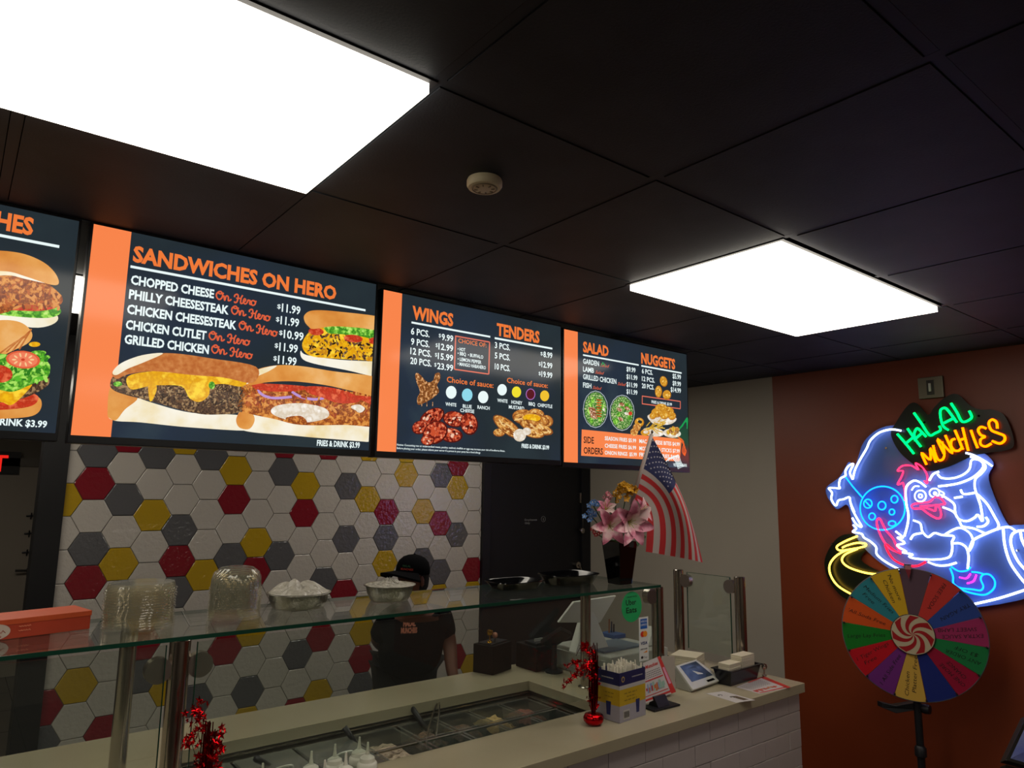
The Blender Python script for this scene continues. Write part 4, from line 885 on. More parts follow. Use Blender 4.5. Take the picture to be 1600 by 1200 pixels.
for r in range(9):
    for c_ in range(6 if r % 2 == 0 else 5):
        u = (.035+.065*c_+(0 if r % 2 == 0 else .032)); v = (.4+r*.69)/13*1.02
        P0 = fpt(u, v); eu = (fpt(u+.02, v)-P0).normalized(); ev = (fpt(u, v+.02)-P0); ev = (ev-eu*ev.dot(eu)).normalized(); n_ = (EYE-P0).normalized()*.0015
        m.poly([P0+n_+(eu*math.cos(k*math.pi/5)+ev*math.sin(k*math.pi/5))*(.0048 if k % 2 == 0 else .0019) for k in range(10)])
m.build('stars', STA, t, recalc=False, kind='stuff')
A = PD(1019, 676, FD-.003); B = PD(986, 790, FD-.003)
m = MB(); m.tube([A.lerp(B, .02), B], .0085, 10); m.build('flag_sleeve', WHI, t, sm=True)
m = MB(); m.tube([A, B, MOUTH, vc+Vector((.01, 0, .03))], .003, 8); m.lathe([(.001, -.004), (.006, 0), (.005, .006), (.001, .012)], 10, c=A); m.build('flag_stick', mat('stick', '#4a443c', .5), t, sm=True)

# ================================================================ REGISTER AREA ON THE BACK COUNTER
t = thing('cash_drawer', (2.73, 2.6, CT), 'white cash drawer box under the register screen', 'cash drawer')
MB().box(2.515, 2.93, 2.40, 2.80, CT+.001, CT+.115).build('drawer_case', mat('case_white', '#9fa19a', .5), t, bevel=.006)
MB().box(2.506, 2.515, 2.425, 2.775, CT+.02, CT+.095).build('drawer_front', mat('case_white2', '#8f918a', .5), t, bevel=.002)
TOP = CT+.116
t = thing('register', (2.72, 2.62, TOP), 'white point of sale monitor seen from behind through the glass', 'register')
a_, b_, c_, d_ = PL(873, 973, 1, 2.58), PL(897, 941, 1, 2.56), PL(963, 931, 1, 2.56), PL(938, 973, 1, 2.58)
n = (b_-a_).cross(d_-a_).normalized(); n = n if n.y > 0 else -n
def panel(name, q, th, mt, par, grow=0, bevel=.003):
    return MB().poly(q, th=th, n=n, mi=0).build(name, mt, par, bevel=bevel)
panel('monitor', [a_, b_, c_, d_], .014, WHITEP, t)
a2, b2, c2_, d2_ = [p+n*.0145 for p in (a_, b_, c_, d_)]; cen = (a2+b2+c2_+d2_)/4
MB().poly([p.lerp(cen, .12) for p in (a2, b2, c2_, d2_)], th=.001, n=n).build('monitor_screen', mat('dark_screen', '#101318', .15), t)
w0, w1, w2, w3 = PL(918, 957, 1, 2.57), PL(928, 956, 1, 2.57), PL(951, 1003, 1, 2.54), PL(900, 1006, 1, 2.54)
for p in (w2, w3): p.z = TOP+.008
MB().poly([w0, w1, w2, w3], th=.05, n=Vector((0, 1, 0))).build('stand', WHITEP, t, bevel=.002)
MB().box(2.55, 2.83, 2.48, 2.66, TOP, TOP+.010).build('base_plate', mat('base_blue_grey', '#5c6a78', .4), t, bevel=.002)
t = thing('blue_tray', (2.86, 2.62, TOP), 'blue plastic organiser behind the register', 'organiser')
MB().box(2.84, 2.925, 2.68, 2.79, TOP, TOP+.02).build('tray_body', mat('blue_plastic', '#2c4a7c', .5), t, bevel=.002)
for k, (dx, cc) in enumerate(((0, '#7a4a2c'), (.018, '#14203c'), (.036, '#101014'))):
    p = Vector((2.86+dx, 2.74, TOP+.021)); t = tag(MB().tube([p, p+Vector((.01, .008, .07-.015*k))], .004, 8).build('pen', mat('pen%d' % k, cc, .4), None), ['brown pencil standing behind the register', 'dark blue pen between the pencil and the black pen', 'black pen at the right behind the register'][k], 'pen')
t = thing('customer_display', (2.88, 2.47, TOP), 'white wedge shaped card stand to the right of the register', 'display')
w = [Vector((2.845, 2.46, TOP+.001)), Vector((2.925, 2.46, TOP+.001)), Vector((2.918, 2.46, TOP+.085)), Vector((2.90, 2.46, TOP+.09))]
MB().poly(w, th=.05, n=Vector((0, 1, 0))).build('display_body', WHITEP, t, bevel=.003)
M = frame(PL(770, 1056, 2, CT), PL(800, 1045, 2, CT)-PL(770, 1056, 2, CT))
t = thing('black_box', M.translation, 'square black box on the back counter under the door', 'box')
MB().box(0, .165, 0, .12, .001, .135, M=M).build('box_body', mat('matt_black', '#0a0808', .6, spec=.2), t, bevel=.003)
MB().box(.01, .15, .015, .10, .1355, .142, M=M).build('box_top', BLACK, t, bevel=.002)
MB().box(.10, .135, -.0012, 0, .060, .064, M=M).build('silver_mark', STEEL, t)
M2 = frame(M @ Vector((.04, .05, .1425)), (1, 0, 0))
t = thing('gold_ornament', M2.translation, 'small gold and pink ornament on top of the square black box', 'ornament')
MB().lathe([(.014, 0), (.012, .006), (.003, .010), (.003, .03), (.012, .034), (.017, .045), (.014, .058), (.001, .062)], 16, c=M2.translation).build('gold_bulb', mat('gold', '#c8962c', .2, 1), t, sm=50)
MB().lathe([(.001, 0), (.012, .006), (.014, .016), (.010, .026), (.001, .03)], 14, c=M2.translation+Vector((.03, -.004, .016))).build('pink_bulb', mat('rose', '#a8705c', .4), t, sm=True)
MB().tube([M2.translation+Vector((.03, -.004, .001)), M2.translation+Vector((.03, -.004, .018))], .002, 6).build('bulb_stem', BLACK, t)
t = thing('receipt_printer', (2.44, 2.84, CT), 'black receipt printer between the square black box and the register', 'printer')
m = MB(); m.box(2.36, 2.475, 2.76, 2.92, CT+.001, CT+.12); m.build('printer_body', mat('matt_black', '#0a0808', .6, spec=.2), t, bevel=.006)
MB().box(2.37, 2.465, 2.77, 2.86, CT+.121, CT+.135).build('printer_cover', BLACK, t, bevel=.004)
MB().box(2.385, 2.44, 2.80, 2.803, CT+.1355, CT+.150).build('receipt_paper', mat('paper', '#b9b9b0', .7), t)
t = thing('card_terminal', (2.42, 2.72, CT), 'black card terminal on a stand leaning beside the white drawer', 'card terminal')
MB().lathe([(.045, 0), (.045, .008), (.02, .014), (.014, .03), (.014, .13)], 20, c=(2.44, 2.715, CT+.001)).build('terminal_stand', BLACK, t, sm=40)
Mt = Matrix.Translation((2.44, 2.70, CT+.165)) @ Matrix.Rotation(math.radians(25), 4, 'Y') @ Matrix.Rotation(math.radians(-38), 4, 'X')
MB().box(-.04, .04, -.07, .07, -.012, .012, M=Mt).build('terminal_body', mat('terminal_black', '#0c0d12', .35), t, bevel=.004)
MB().box(-.033, .033, 0, .06, .0125, .0135, M=Mt).build('terminal_screen', mat('navy_screen', '#1c2c48', .2), t)
for k in range(12): MB().box(-.03+.022*(k % 3), -.014+.022*(k % 3), -.06+.013*(k//3), -.052+.013*(k//3), .0125, .015, M=Mt).build('terminal_key', mat('key_grey', '#3a3438', .5), t)

# ================================================================ THINGS ON THE FRONT OF THE COUNTER
# straw box
B0 = PL(968.5, 1131, 2, CT); A0 = PL(930, 1118, 2, CT); C0_ = PL(1009, 1117, 2, CT)
SM = frame(B0, C0_-B0); wd = .168; dp = .115; bh = PL(968.5, 1053, 1, B0.y).z-CT
t = thing('straw_box', B0, 'cardboard box of wrapped straws, blue above yellow, right of the red foil ornament', 'box')
bc = [mat('box_grey', '#9a96a0', .55), mat('box_yellow', '#b8981c', .5), mat('box_white', '#b0aca8', .55), mat('box_navy', '#1e1f4e', .5)]
lev = [(0, .33, 0), (.33, .66, 1), (.66, .74, 2), (.74, 1, 3)]
m = MB()
for z0, z1, k in lev:
    m.box(0, wd, 0, .003, bh*z0+.001, bh*z1+.001, k, M=SM); m.box(0, .003, .003, dp, bh*z0+.001, bh*z1+.001, k, M=SM); m.box(wd-.003, wd, .003, dp, bh*z0+.001, bh*z1+.001, k, M=SM); m.box(0.003, wd-.003, dp-.003, dp, bh*z0+.001, bh*z1+.001, k, M=SM)
m.box(.003, wd-.003, .003, dp-.003, .001, .004, 0, M=SM)
m.build('box_walls', bc, t)
m = MB(); INK = mat('ink', '#0c0c0c', .6); cu = [mat('cup_blue', '#1a2458', .5), bc[2], INK, mat('emblem_gold', '#b89a50', .5), mat('box_ink', '#6a5c28', .6)]
def onR(x, z, d=.0006): return SM @ Vector((x, -d, z))        # right-hand face (towards the viewer)
def onL(y, z, d=.0006): return SM @ Vector((-d, y, z))
def cup(f, x, z): m.add([f(x-.009, z), f(x+.009, z), f(x+.013, z+.05), f(x-.013, z+.05)], [(0, 1, 2, 3)], 0)
cup(onR, .115, bh*.12); cup(onL, .055, bh*.12)
m.add([onR(.022, bh*.05), onR(.062, bh*.05), onR(.062, bh*.24), onR(.022, bh*.24)], [(0, 1, 2, 3)], 1)
random.seed(3)
for k in range(13): x = .026+k*.0026; m.add([onR(x, bh*.08, .001), onR(x+random.choice([.0008, .0015]), bh*.08, .001), onR(x+.0012, bh*.21, .001), onR(x, bh*.21, .001)], [(0, 1, 2, 3)], 2)
for f, x0, x1, zz in ((onR, .03, .11, .56), (onR, .045, .10, .49), (onR, .03, .11, .42), (onL, .03, .08, .56), (onL, .035, .075, .48)):
    n_ = 16
    for k in range(n_):
        if k % 5 == 4: continue
        xa = x0+(x1-x0)*k/n_; m.add([f(xa, bh*zz), f(xa+(x1-x0)/n_*.6, bh*zz), f(xa+(x1-x0)/n_*.6, bh*zz+.004), f(xa, bh*zz+.004)], [(0, 1, 2, 3)], 4)
m.poly([onR(.022+.010*math.cos(k*.39), bh*.87+.011*math.sin(k*.39)) for k in range(16)], mi=3); m.poly([onR(.022+.006*math.cos(k*.39), bh*.87+.007*math.sin(k*.39), .0012) for k in range(16)], mi=0)
for f, x0, x1 in ((onR, .08, .15), (onL, .03, .09)):
    for k in range(14):
        xa = x0+(x1-x0)*k/14; m.add([f(xa, bh*.865), f(xa+.003, bh*.865), f(xa+.003, bh*.888), f(xa, bh*.888)], [(0, 1, 2, 3)], 1)
m.build('box_print', cu, t, recalc=False)
so = tag(MB().box(-.0042, .0042, -.0014, .0014, 0, .180).build('wrapped_straw', mat('straw_paper', '#e0dac8', .7), None, bevel=.0005), 'white paper wrapped straw packed in the blue and yellow box', 'straw', 'wrapped straws in the box')
for k in range(90):
    c = so if k == 0 else so.copy()
    if k: col.objects.link(c)
    x = .012+(k % 15)*.0103; y = .014+(k//15)*.0165
    c.location = SM @ Vector((x+random.uniform(-.002, .002), y+random.uniform(-.003, .003), .006+random.uniform(0, .022))); c.rotation_euler = (random.uniform(-.05, .05), random.uniform(-.05, .05), random.uniform(-1.4, 1.4))
# red foil ornaments
RF = mat('red_foil', '#c01018', .18, 1, bump=.4, bscale=160, bdist=.003); RFD = mat('red_foil_dark', '#8a0c12', .25, 1)
def star(m, c, r, n_, rot):
    n_ = Vector(n_).normalized(); u = n_.orthogonal().normalized(); w_ = n_.cross(u)
    ring = [c+(u*math.cos(rot+k*math.pi/5)+w_*math.sin(rot+k*math.pi/5))*(r if k % 2 == 0 else r*.42) for k in range(10)]
    m.add(ring+[c+n_*r*.18, c-n_*r*.18], [(k, (k+1) % 10, 10) for k in range(10)]+[((k+1) % 10, k, 11) for k in range(10)])
def ornament(c, H, label, sprays, seed):
    t = thing('foil_ornament', c, label, 'ornament'); random.seed(seed)
    MB().lathe([(.001, .001), (.026, .002), (.036, .014), (.038, .026), (.033, .038), (.018, .043), (.008, .044)], 40, c=c, wob=lambda a, i: .06*abs(math.cos(5*a)) if 0 < i < 6 else 0).build('foil_weight', RF, t, sm=True)
    m = MB()
    for k in range(46):
        a = random.uniform(0, 6.28); q = random.uniform(.2, 1); tw = random.uniform(-1, 1); h_ = H*random.uniform(.45, 1)
        pts = [c+Vector((math.cos(a+tw*s)*(.005+.013*q*min(1, s*3)), math.sin(a+tw*s)*(.005+.013*q*min(1, s*3)), .04+h_*s)) for s in [i/7 for i in range(8)]]
        m.tube(pts, .0017, 4)
    m.build('foil_strands', RFD, t, kind='stuff')
    m = MB(); w_ = MB()
    for tip, base, nn, sp in sprays:
        w_.tube(smooth([base, base.lerp(tip, .5)+Vector((0, 0, .03)), tip]), .0009, 4)
        for k in range(nn):
            q = random.random()**.7; p = base.lerp(tip, q)+Vector((0, 0, .03*4*q*(1-q)))+Vector((random.uniform(-1, 1), random.uniform(-1, 1), random.uniform(-1, 1)))*sp
            star(m, p, random.uniform(.008, .016), (random.uniform(-1, 1), random.uniform(-1, .3), random.uniform(-.5, 1)), random.uniform(0, 6))
    for k in range(90):
        q = random.random(); star(m, c+Vector((random.uniform(-.022, .022), random.uniform(-.022, .022), .05+H*.8*q)), random.uniform(.004, .009), (random.uniform(-1, 1), -1, random.uniform(-1, 1)), random.uniform(0, 6))
    m.build('foil_stars', RF, t, kind='stuff'); w_.build('spray_wire', RFD, t)
oc = Vector((2.035, 2.035, CT)); up = PL(925, 1003, 1, oc.y).z-CT-.04
f_ = lambda x, y: PL(x, y, 1, oc.y)
ornament(oc, up, 'red foil star ornament standing left of the straw box', [(f_(880, 1078), f_(920, 1050), 16, .014), (f_(884, 1045), f_(920, 1055), 12, .012), (f_(903, 1050), f_(922, 1058), 30, .020), (f_(912, 1015), f_(924, 1040), 26, .018), (f_(900, 1025), f_(920, 1015), 6, .010)], 4)
lo, hi = 1150., 1500.
for _ in range(40):
    mid = (lo+hi)/2
    if PL(315, mid, 2, CT).y > 2.02: lo = mid
    else: hi = mid
o2 = PL(315, lo, 2, CT); g_ = lambda x, y: PL(x, y, 1, o2.y)
ornament(o2, g_(315, 1125).z-CT-.04, 'red foil star ornament at the bottom left in front of the glass', [(g_(311, 1108), g_(318, 1150), 16, .016), (g_(283, 1168), g_(308, 1190), 10, .012), (g_(348, 1148), g_(325, 1175), 10, .010), (g_(340, 1170), g_(320, 1200), 16, .018), (g_(295, 1120), g_(312, 1160), 10, .014), (g_(325, 1195), g_(320, 1220), 30, .03)], 9)
# menu flyer on stand
FY = 2.035
q = [PL(1009, 1099, 1, FY), PL(1056, 1081, 1, FY), PL(1031, 1025, 1, FY+.05), PL(1005, 1036, 1, FY+.05)]
n = (q[1]-q[0]).cross(q[3]-q[0]).normalized(); n = n if n.y < 0 else -n
t = thing('menu_flyer', (q[0]+q[1])/2, 'menu flyer with red borders leaning in a black holder right of the straw box', 'flyer')
PAP = mat('flyer_paper', '#b8b2b0', .5); FRD = mat('flyer_red', '#b83028', .5); FPK = mat('flyer_pink', '#c88aa4', .5)
MB().poly(q, th=-.0015, n=n).build('flyer_sheet', PAP, t)
def fl_(u, v, d=.0008): return (q[0].lerp(q[1], u)).lerp(q[3].lerp(q[2], u), v)+n*d
def fq(m, u0, u1, v0, v1, mi, d=.0008): m.add([fl_(u0, v0, d), fl_(u1, v0, d), fl_(u1, v1, d), fl_(u0, v1, d)], [(0, 1, 2, 3)], mi)
m = MB(); fq(m, .84, 1, 0, 1, 0); fq(m, .88, .97, .25, .7, 1, .0012); fq(m, 0, .84, .04, .09, 0); fq(m, 0, .8, .50, .53, 0); fq(m, 0, .8, .14, .16, 0)
random.seed(2)
for k in range(14): fq(m, .04+.05*k, .04+.05*k+random.uniform(.03, .09), .2+random.uniform(0, .08), .34+random.uniform(0, .12), random.choice([0, 2, 3, 4]), .001+.0001*k)
for r in range(4):
    for k in range(9): fq(m, .06+.08*k, .06+.08*k+.05, .57+.05*r, .585+.05*r, 5)
text3(m, 'Munchies', fl_(.08, .82, .001), (fl_(.74, .82)-fl_(.08, .82)), (fl_(.1, .92)-fl_(.1, .82)), mi=0, bold=.02, shear=.2)
m.build('flyer_print', [FRD, FPK, mat('flyer_orange', '#b86a3c', .5), mat('flyer_blue', '#7a90b0', .5), mat('flyer_green', '#8aa898', .5), INK], t, recalc=False)
q2 = [PL(1030, 1092, 1, FY+.06), PL(1056, 1080, 1, FY+.06), PL(1054, 1025, 1, FY+.07), PL(1034, 1025, 1, FY+.07)]
t = thing('paper_sign', (q2[0]+q2[1])/2, 'plain paper sign standing behind the red bordered flyer', 'sign')
MB().poly(q2, th=.0015, n=Vector((0, 1, 0))).build('sign_sheet', mat('sign_paper', '#a49c90', .6), t)
t = thing('flyer_stand', PL(1030, 1108, 2, CT), 'black wedge stand holding the menu flyer', 'stand')
SM2 = frame(PL(1013, 1110, 2, CT), PL(1053, 1100, 2, CT)-PL(1013, 1110, 2, CT))
wdt = (PL(1053, 1100, 2, CT)-PL(1013, 1110, 2, CT)).length
MB().box(0, wdt, -.035, .04, .001, .008, M=SM2).build('stand_foot', BLACK, t, bevel=.002)
m = MB(); m.poly([SM2 @ Vector((wdt*.25, -.02, .008)), SM2 @ Vector((wdt*.25, .035, .008)), SM2 @ Vector((wdt*.25, .018, .045)), SM2 @ Vector((wdt*.25, .004, .045))], th=wdt*.45, n=(SM2.to_3x3() @ Vector((1, 0, 0))).normalized()); m.build('stand_wedge', BLACK, t, bevel=.001)
# payment tablet
b1, b2_ = PL(1083, 1078, 2, CT+.014), PL(1130, 1062, 2, CT+.014); u2, u1 = PL(1088, 1030, 2, CT+.10), PL(1056, 1040, 2, CT+.10)
n = (b2_-b1).cross(u1-b1).normalized(); n = n if n.z > 0 else -n
t = thing('payment_tablet', (b1+b2_+u1+u2)/4-Vector((0, 0, .05)), 'white payment tablet with a dark screen tilted on the counter', 'tablet')
MB().poly([b1, b2_, u2, u1], th=-.012, n=n).build('tablet_frame', mat('tablet_white', '#bdbdb6', .35), t, bevel=.003)
def tq(u, v, d): return b1.lerp(b2_, u).lerp(u1.lerp(u2, u), v)+n*d
MB().poly([tq(.12, .27, .0005), tq(.88, .27, .0005), tq(.88, .93, .0005), tq(.12, .93, .0005)], th=.0006, n=n).build('tablet_screen', scr('tablet_dark', '#262c36', e=.8), t)
MB().poly([tq(.55, .09, .0005), tq(.80, .09, .0005), tq(.80, .17, .0005), tq(.55, .17, .0005)], th=.0006, n=n).build('card_slot', BLACKG, t)
dn = lambda p, k: Vector((p.x, p.y, CT+.001)).lerp((b1+b2_+u1+u2)/4*1, 0)
lo4 = [Vector((p.x, p.y, CT+.001)) for p in (b1.lerp(u1, .12), b2_.lerp(u2, .12), u2, u1)]; hi4 = [p-n*.0125 for p in (b1.lerp(u1, .12), b2_.lerp(u2, .12), u2, u1)]
MB().add(lo4+hi4, [(3, 2, 1, 0), (4, 5, 6, 7)]+[(i, (i+1) % 4, 4+(i+1) % 4, 4+i) for i in range(4)]).build('tablet_base', mat('tablet_white2', '#a8a8a0', .4), t, bevel=.003)
# napkin tray
NM = frame((2.925, 2.03, CT), (1, .04, 0))
t = thing('napkin_tray', NM.translation, 'black plastic tray holding napkins in front of the end guard', 'tray')
m = MB(); L = .25; D = .088; h = .068
def rr4(o, z): return [NM @ Vector(p) for p in ((-o, -o, z), (L+o, -o, z), (L+o, D+o, z), (-o, D+o, z))]
m.add(rr4(-.01, .001)+rr4(.004, h)+rr4(.012, h)+rr4(.012, h+.004)+rr4(0, h+.004)+rr4(-.013, .006), [(3, 2, 1, 0), (20, 21, 22, 23)]+[(k*4+i, k*4+(i+1) % 4, k*4+4+(i+1) % 4, k*4+4+i) for k in range(5) for i in range(4)])
m.build('tray_shell', mat('tray_navy_black', '#12131c', .25), t)
NAP = mat('napkin', '#c9c0a8', .85, bump=.3, bscale=90)
def napkins(M, w_, d, h0, h1, label):
    t = thing('napkin_stack', M.translation+Vector((0, 0, h0)), label, 'napkins')
    n_ = max(4, int((h1-h0)/.009)); dz = (h1-h0)/n_
    for k in range(n_):
        j = random.uniform(-.0015, .0015); MB().box(j, w_+j, j, d+j, h0+dz*k+.0004, h0+dz*(k+1), M=M).build('folded_napkin', NAP, t, bevel=.001)
napkins(NM @ Matrix.Translation((.122, .016, 0)), .112, .060, .030, .118, 'thick white napkin stack at the right in the black tray')
napkins(NM @ Matrix.Translation((.014, .016, 0)), .100, .060, .030, .095, 'lower cream napkin stack left of the thick one')
napkins(Matrix.Translation((2.96, 2.25, CT)) @ Matrix.Rotation(.35, 4, 'Z'), .14, .13, .001, .085, 'napkin stack behind the black tray')
def lump(name, c, sx, sy_, sz, mt, label, cat, seed):
    random.seed(seed); m = MB(); ph = [random.uniform(0, 6) for _ in range(6)]; n_ = 28; v = []
    for i in range(15):
        th = math.pi/2*(i/14)
        for k in range(n_):
            a = 2*math.pi*k/n_; r = 1+.18*math.sin(3*a+ph[0]+th*4)+.12*math.sin(7*a+ph[1]-th*5)+.08*math.sin(13*a+ph[2])
            v.append(Vector(c)+Vector((sx*r*math.cos(th)*math.cos(a), sy_*r*math.cos(th)*math.sin(a), .001+sz*math.sin(th)*(1+.2*math.sin(5*a+ph[3])*math.cos(th)))))
    m.add(v, [(i*n_+k, i*n_+(k+1) % n_, (i+1)*n_+(k+1) % n_, (i+1)*n_+k) for i in range(14) for k in range(n_)]+[tuple(reversed(range(n_)))])
    return tag(m.build(name, mt, None, sm=True), label, cat)
lump('cutlery_bag', (2.90, 2.44, CT), .075, .05, .09, mat('bag_plastic', '#2a2c2e', .15, c2=['#0c0c0e', '#6a6e70'], nscale=30, bump=1, bscale=30, bdist=.02), 'crumpled clear bag of black cutlery behind the napkins', 'bag', 3)
lump('cutlery_bag', (2.80, 2.28, CT), .055, .045, .055, mat('bag_plastic2', '#4a4c48', .15, c2=['#1c1c1c', '#7e827c'], nscale=30, bump=1, bscale=30, bdist=.02), 'smaller crumpled bag left of the napkin stack behind the tray', 'bag', 6)
# paper on the counter and bell
def flat(pts, name, label, z=.0008):
    Q = [PL(x, y, 2, CT+z) for x, y in pts]; t = thing(name, (Q[0]+Q[2])/2, label, 'flyer')
    MB().poly([Vector((p.x, p.y, CT+.0002)) for p in Q], th=.0008, n=Vector((0, 0, 1))).build('sheet', PAP, t); return t, Q
t, Q = flat([(1150, 1073.5), (1187, 1084), (1236, 1074), (1193, 1056.5)], 'counter_flyer', 'flyer with a red border lying flat at the right end of the counter')
def g4(u, v, d=.0006): return Q[0].lerp(Q[1], u).lerp(Q[3].lerp(Q[2], u), v)+Vector((0, 0, d))
def gq(m, u0, u1, v0, v1, mi, d=.0006): m.add([g4(u0, v0, d), g4(u1, v0, d), g4(u1, v1, d), g4(u0, v1, d)], [(0, 1, 2, 3)], mi)
m = MB(); gq(m, 0, 1, .86, 1, 0); gq(m, .0, .06, .4, 1, 0); gq(m, .9, .96, .05, .9, 0)
random.seed(8)
for r in range(7):
    for k in range(10): gq(m, .08+.07*r, .10+.07*r, .08+.07*k, .08+.07*k+.045, 5)
for k in range(10): gq(m, .62+random.uniform(0, .1), .74+random.uniform(0, .12), .05+.075*k, .05+.075*k+.06, random.choice([0, 2, 2]), .0008)
m.build('flyer_print', [FRD, FPK, mat('flyer_orange', '#b86a3c', .5), INK, INK, mat('flyer_grey_ink', '#5c5854', .6)], t, recalc=False)
t, Q = flat([(1103, 1083.5), (1150, 1098), (1180, 1094), (1130, 1080)], 'counter_note', 'pale note lying flat in front of the payment tablet')
m = MB()
for cx, cy in ((.3, .3), (.55, .55)): m.tube([g4(cx+.05*math.cos(k*.6), cy+.1*math.sin(k*.6), .0012) for k in range(10)], .0008, 4)
gq(m, .5, .9, .55, .85, 1); m.build('note_print', [INK, mat('note_brown', '#5a4c3a', .6)], t, recalc=False)
bc_ = PL(1182, 1057, 2, CT)
bc_ = Vector((3.245, 2.06, CT))
t = thing('call_bell', bc_, 'small silver knob bell at the right end of the counter behind the flyer', 'bell')
MB().lathe([(.012, .001), (.012, .004), (.004, .006), (.004, .028), (.011, .032), (.015, .043), (.012, .054), (.001, .059)], 20, c=bc_).build('bell_body', STEEL, t, sm=40)
# ================================================================ PERSON
def skin_mesh(J, edges, name, mt, parent, root=0, sub=2):
    me = bpy.data.meshes.new('tmp'); off = wloc(parent); me.from_pydata([tuple(Vector(p[:3])-off) for p in J], edges, [])
    ob = bpy.data.objects.new('tmp', me); col.objects.link(ob)
    md = ob.modifiers.new('s', 'SKIN'); md.use_smooth_shade = True
    for i, p in enumerate(J):
        sv = me.skin_vertices[0].data[i]; r = p[3]; sv.radius = r if isinstance(r, tuple) else (r, r); sv.use_root = (i == root)
    ss = ob.modifiers.new('u', 'SUBSURF'); ss.levels = sub; ss.render_levels = sub
    bpy.context.view_layer.update(); dg = bpy.context.evaluated_depsgraph_get()
    m2 = bpy.data.meshes.new_from_object(ob.evaluated_get(dg)); bpy.data.objects.remove(ob); bpy.data.meshes.remove(me)
    m2.materials.clear(); m2.materials.append(mt); m2.name = name
    m2.polygons.foreach_set('use_smooth', [True]*len(m2.polygons))
    o = bpy.data.objects.new(name, m2); col.objects.link(o); o.parent = parent; return o
SKIN = mat('skin', '#5c3424', .55, c2='#543020', nscale=20); SHIRT = mat('black_shirt', '#07080d', .95, spec=.1, bump=.4, bscale=30, bdist=.01); PANT = mat('dark_trousers', '#0d0e12', .85)
t = thing('person', (2.14, 3.62, 0), 'person in a black cap and black shirt bending over the back counter', 'person')
J = [(2.13, 3.62, .90, (.14, .10)), (2.09, 3.52, 1.00, (.145, .10)), (2.03, 3.40, 1.10, (.16, .105)), (2.00, 3.35, 1.17, (.075, .065)), (1.975, 3.32, 1.235, .052), (1.955, 3.29, 1.295, (.066, .072)), (1.935, 3.265, 1.36, (.068, .074)),
     (1.905, 3.46, 1.10, .055), (1.93, 3.60, .99, .042), (2.03, 3.74, .92, .034), (2.07, 3.77, .91, .028),
     (2.185, 3.33, 1.10, .055), (2.215, 3.31, .98, .042), (2.185, 3.24, .86, .034), (2.18, 3.19, .80, .027),
     (2.04, 3.66, .83, .095), (2.03, 3.62, .48, .06), (2.04, 3.68, .10, .042), (2.22, 3.62, .83, .095), (2.24, 3.58, .48, .06), (2.23, 3.64, .10, .042)]
Ed = [(0, 1), (1, 2), (2, 3), (3, 4), (4, 5), (5, 6), (2, 7), (7, 8), (8, 9), (9, 10), (2, 11), (11, 12), (12, 13), (13, 14), (0, 15), (15, 16), (16, 17), (0, 18), (18, 19), (19, 20)]
body = skin_mesh(J, Ed, 'body', SKIN, t)
# fingers, rooted in the palms
for base, d in ((Vector((2.075, 3.775, .91)), Vector((.9, .2, -.15))), (Vector((2.178, 3.185, .795)), Vector((-.2, -.75, -.6)))):
    d.normalize(); s_ = d.cross(Vector((0, 0, 1))).normalized(); fj = []; fe = []
    for k in range(5):
        o_ = base+s_*(-.03+.015*k)+d*(.0 if k else -.01); dd = d if k else (d*.55+s_*-.8).normalized(); Lk = (.045, .07, .078, .072, .058)[k]
        i0 = len(fj); fj += [tuple(o_)+(.0095,), tuple(o_+dd*Lk*.5)+(.009,), tuple(o_+dd*Lk*.85+Vector((0, 0, -.012)))+(.008,), tuple(o_+dd*Lk+Vector((0, 0, -.026)))+(.006,)]; fe += [(i0, i0+1), (i0+1, i0+2), (i0+2, i0+3)]
        if k: fe.append((i0-4, i0))
    skin_mesh(fj, fe, 'fingers', SKIN, t, sub=1)
hc = Vector((1.937, 3.262, 1.355)); fdir = Vector((-.93, -.2, -.12)).normalized(); hs = fdir.cross(Vector((0, 0, 1))).normalized(); hu = hs.cross(fdir)
HM = Matrix.Translation(hc) @ Matrix((fdir, -hs, hu)).transposed().to_4x4()
m = MB(); m.lathe([(.001, -.115), (.03, -.108), (.055, -.08), (.068, -.03), (.072, .01), (.07, .05), (.05, .085), (.001, .10)], 24, M=HM, sx=1.12, sy=.92); m.build('head', SKIN, t, sm=True)
m = MB(); m.lathe([(.002, -.03), (.014, -.024), (.010, -.006), (.006, .02), (.002, .03)], 10, M=HM @ Matrix.Translation((.082, 0, -.03))); m.build('nose', SKIN, t, sm=True)
for sg in (-1, 1):
    MB().lathe([(.001, -.008), (.008, -.003), (.008, .003), (.001, .008)], 10, M=HM @ Matrix.Translation((.07, sg*.028, -.012))).build('eye', mat('eye_white', '#c8c4bc', .3), t, sm=True)
    MB().lathe([(.001, -.028), (.012, -.018), (.015, .008), (.009, .026), (.001, .028)], 12, M=HM @ Matrix.Translation((-.004, sg*.068, -.02)), sx=1, sy=.5).build('ear', SKIN, t, sm=True)
MB().lathe([(.001, -.005), (.018, -.003), (.02, .002), (.001, .006)], 12, M=HM @ Matrix.Translation((.07, 0, -.072)), sx=.6).build('mouth', mat('lips', '#6c3430', .5), t, sm=True)
m = MB(); m.lathe([(.05, -.085), (.066, -.06), (.074, -.02), (.075, .02), (.06, .06)], 24, M=HM @ Matrix.Translation((-.022, 0, 0)), sx=1.02, sy=.93); m.build('hair', mat('hair_black', '#0c0908', .8, bump=1, bscale=200, bdist=.005), t, sm=True)
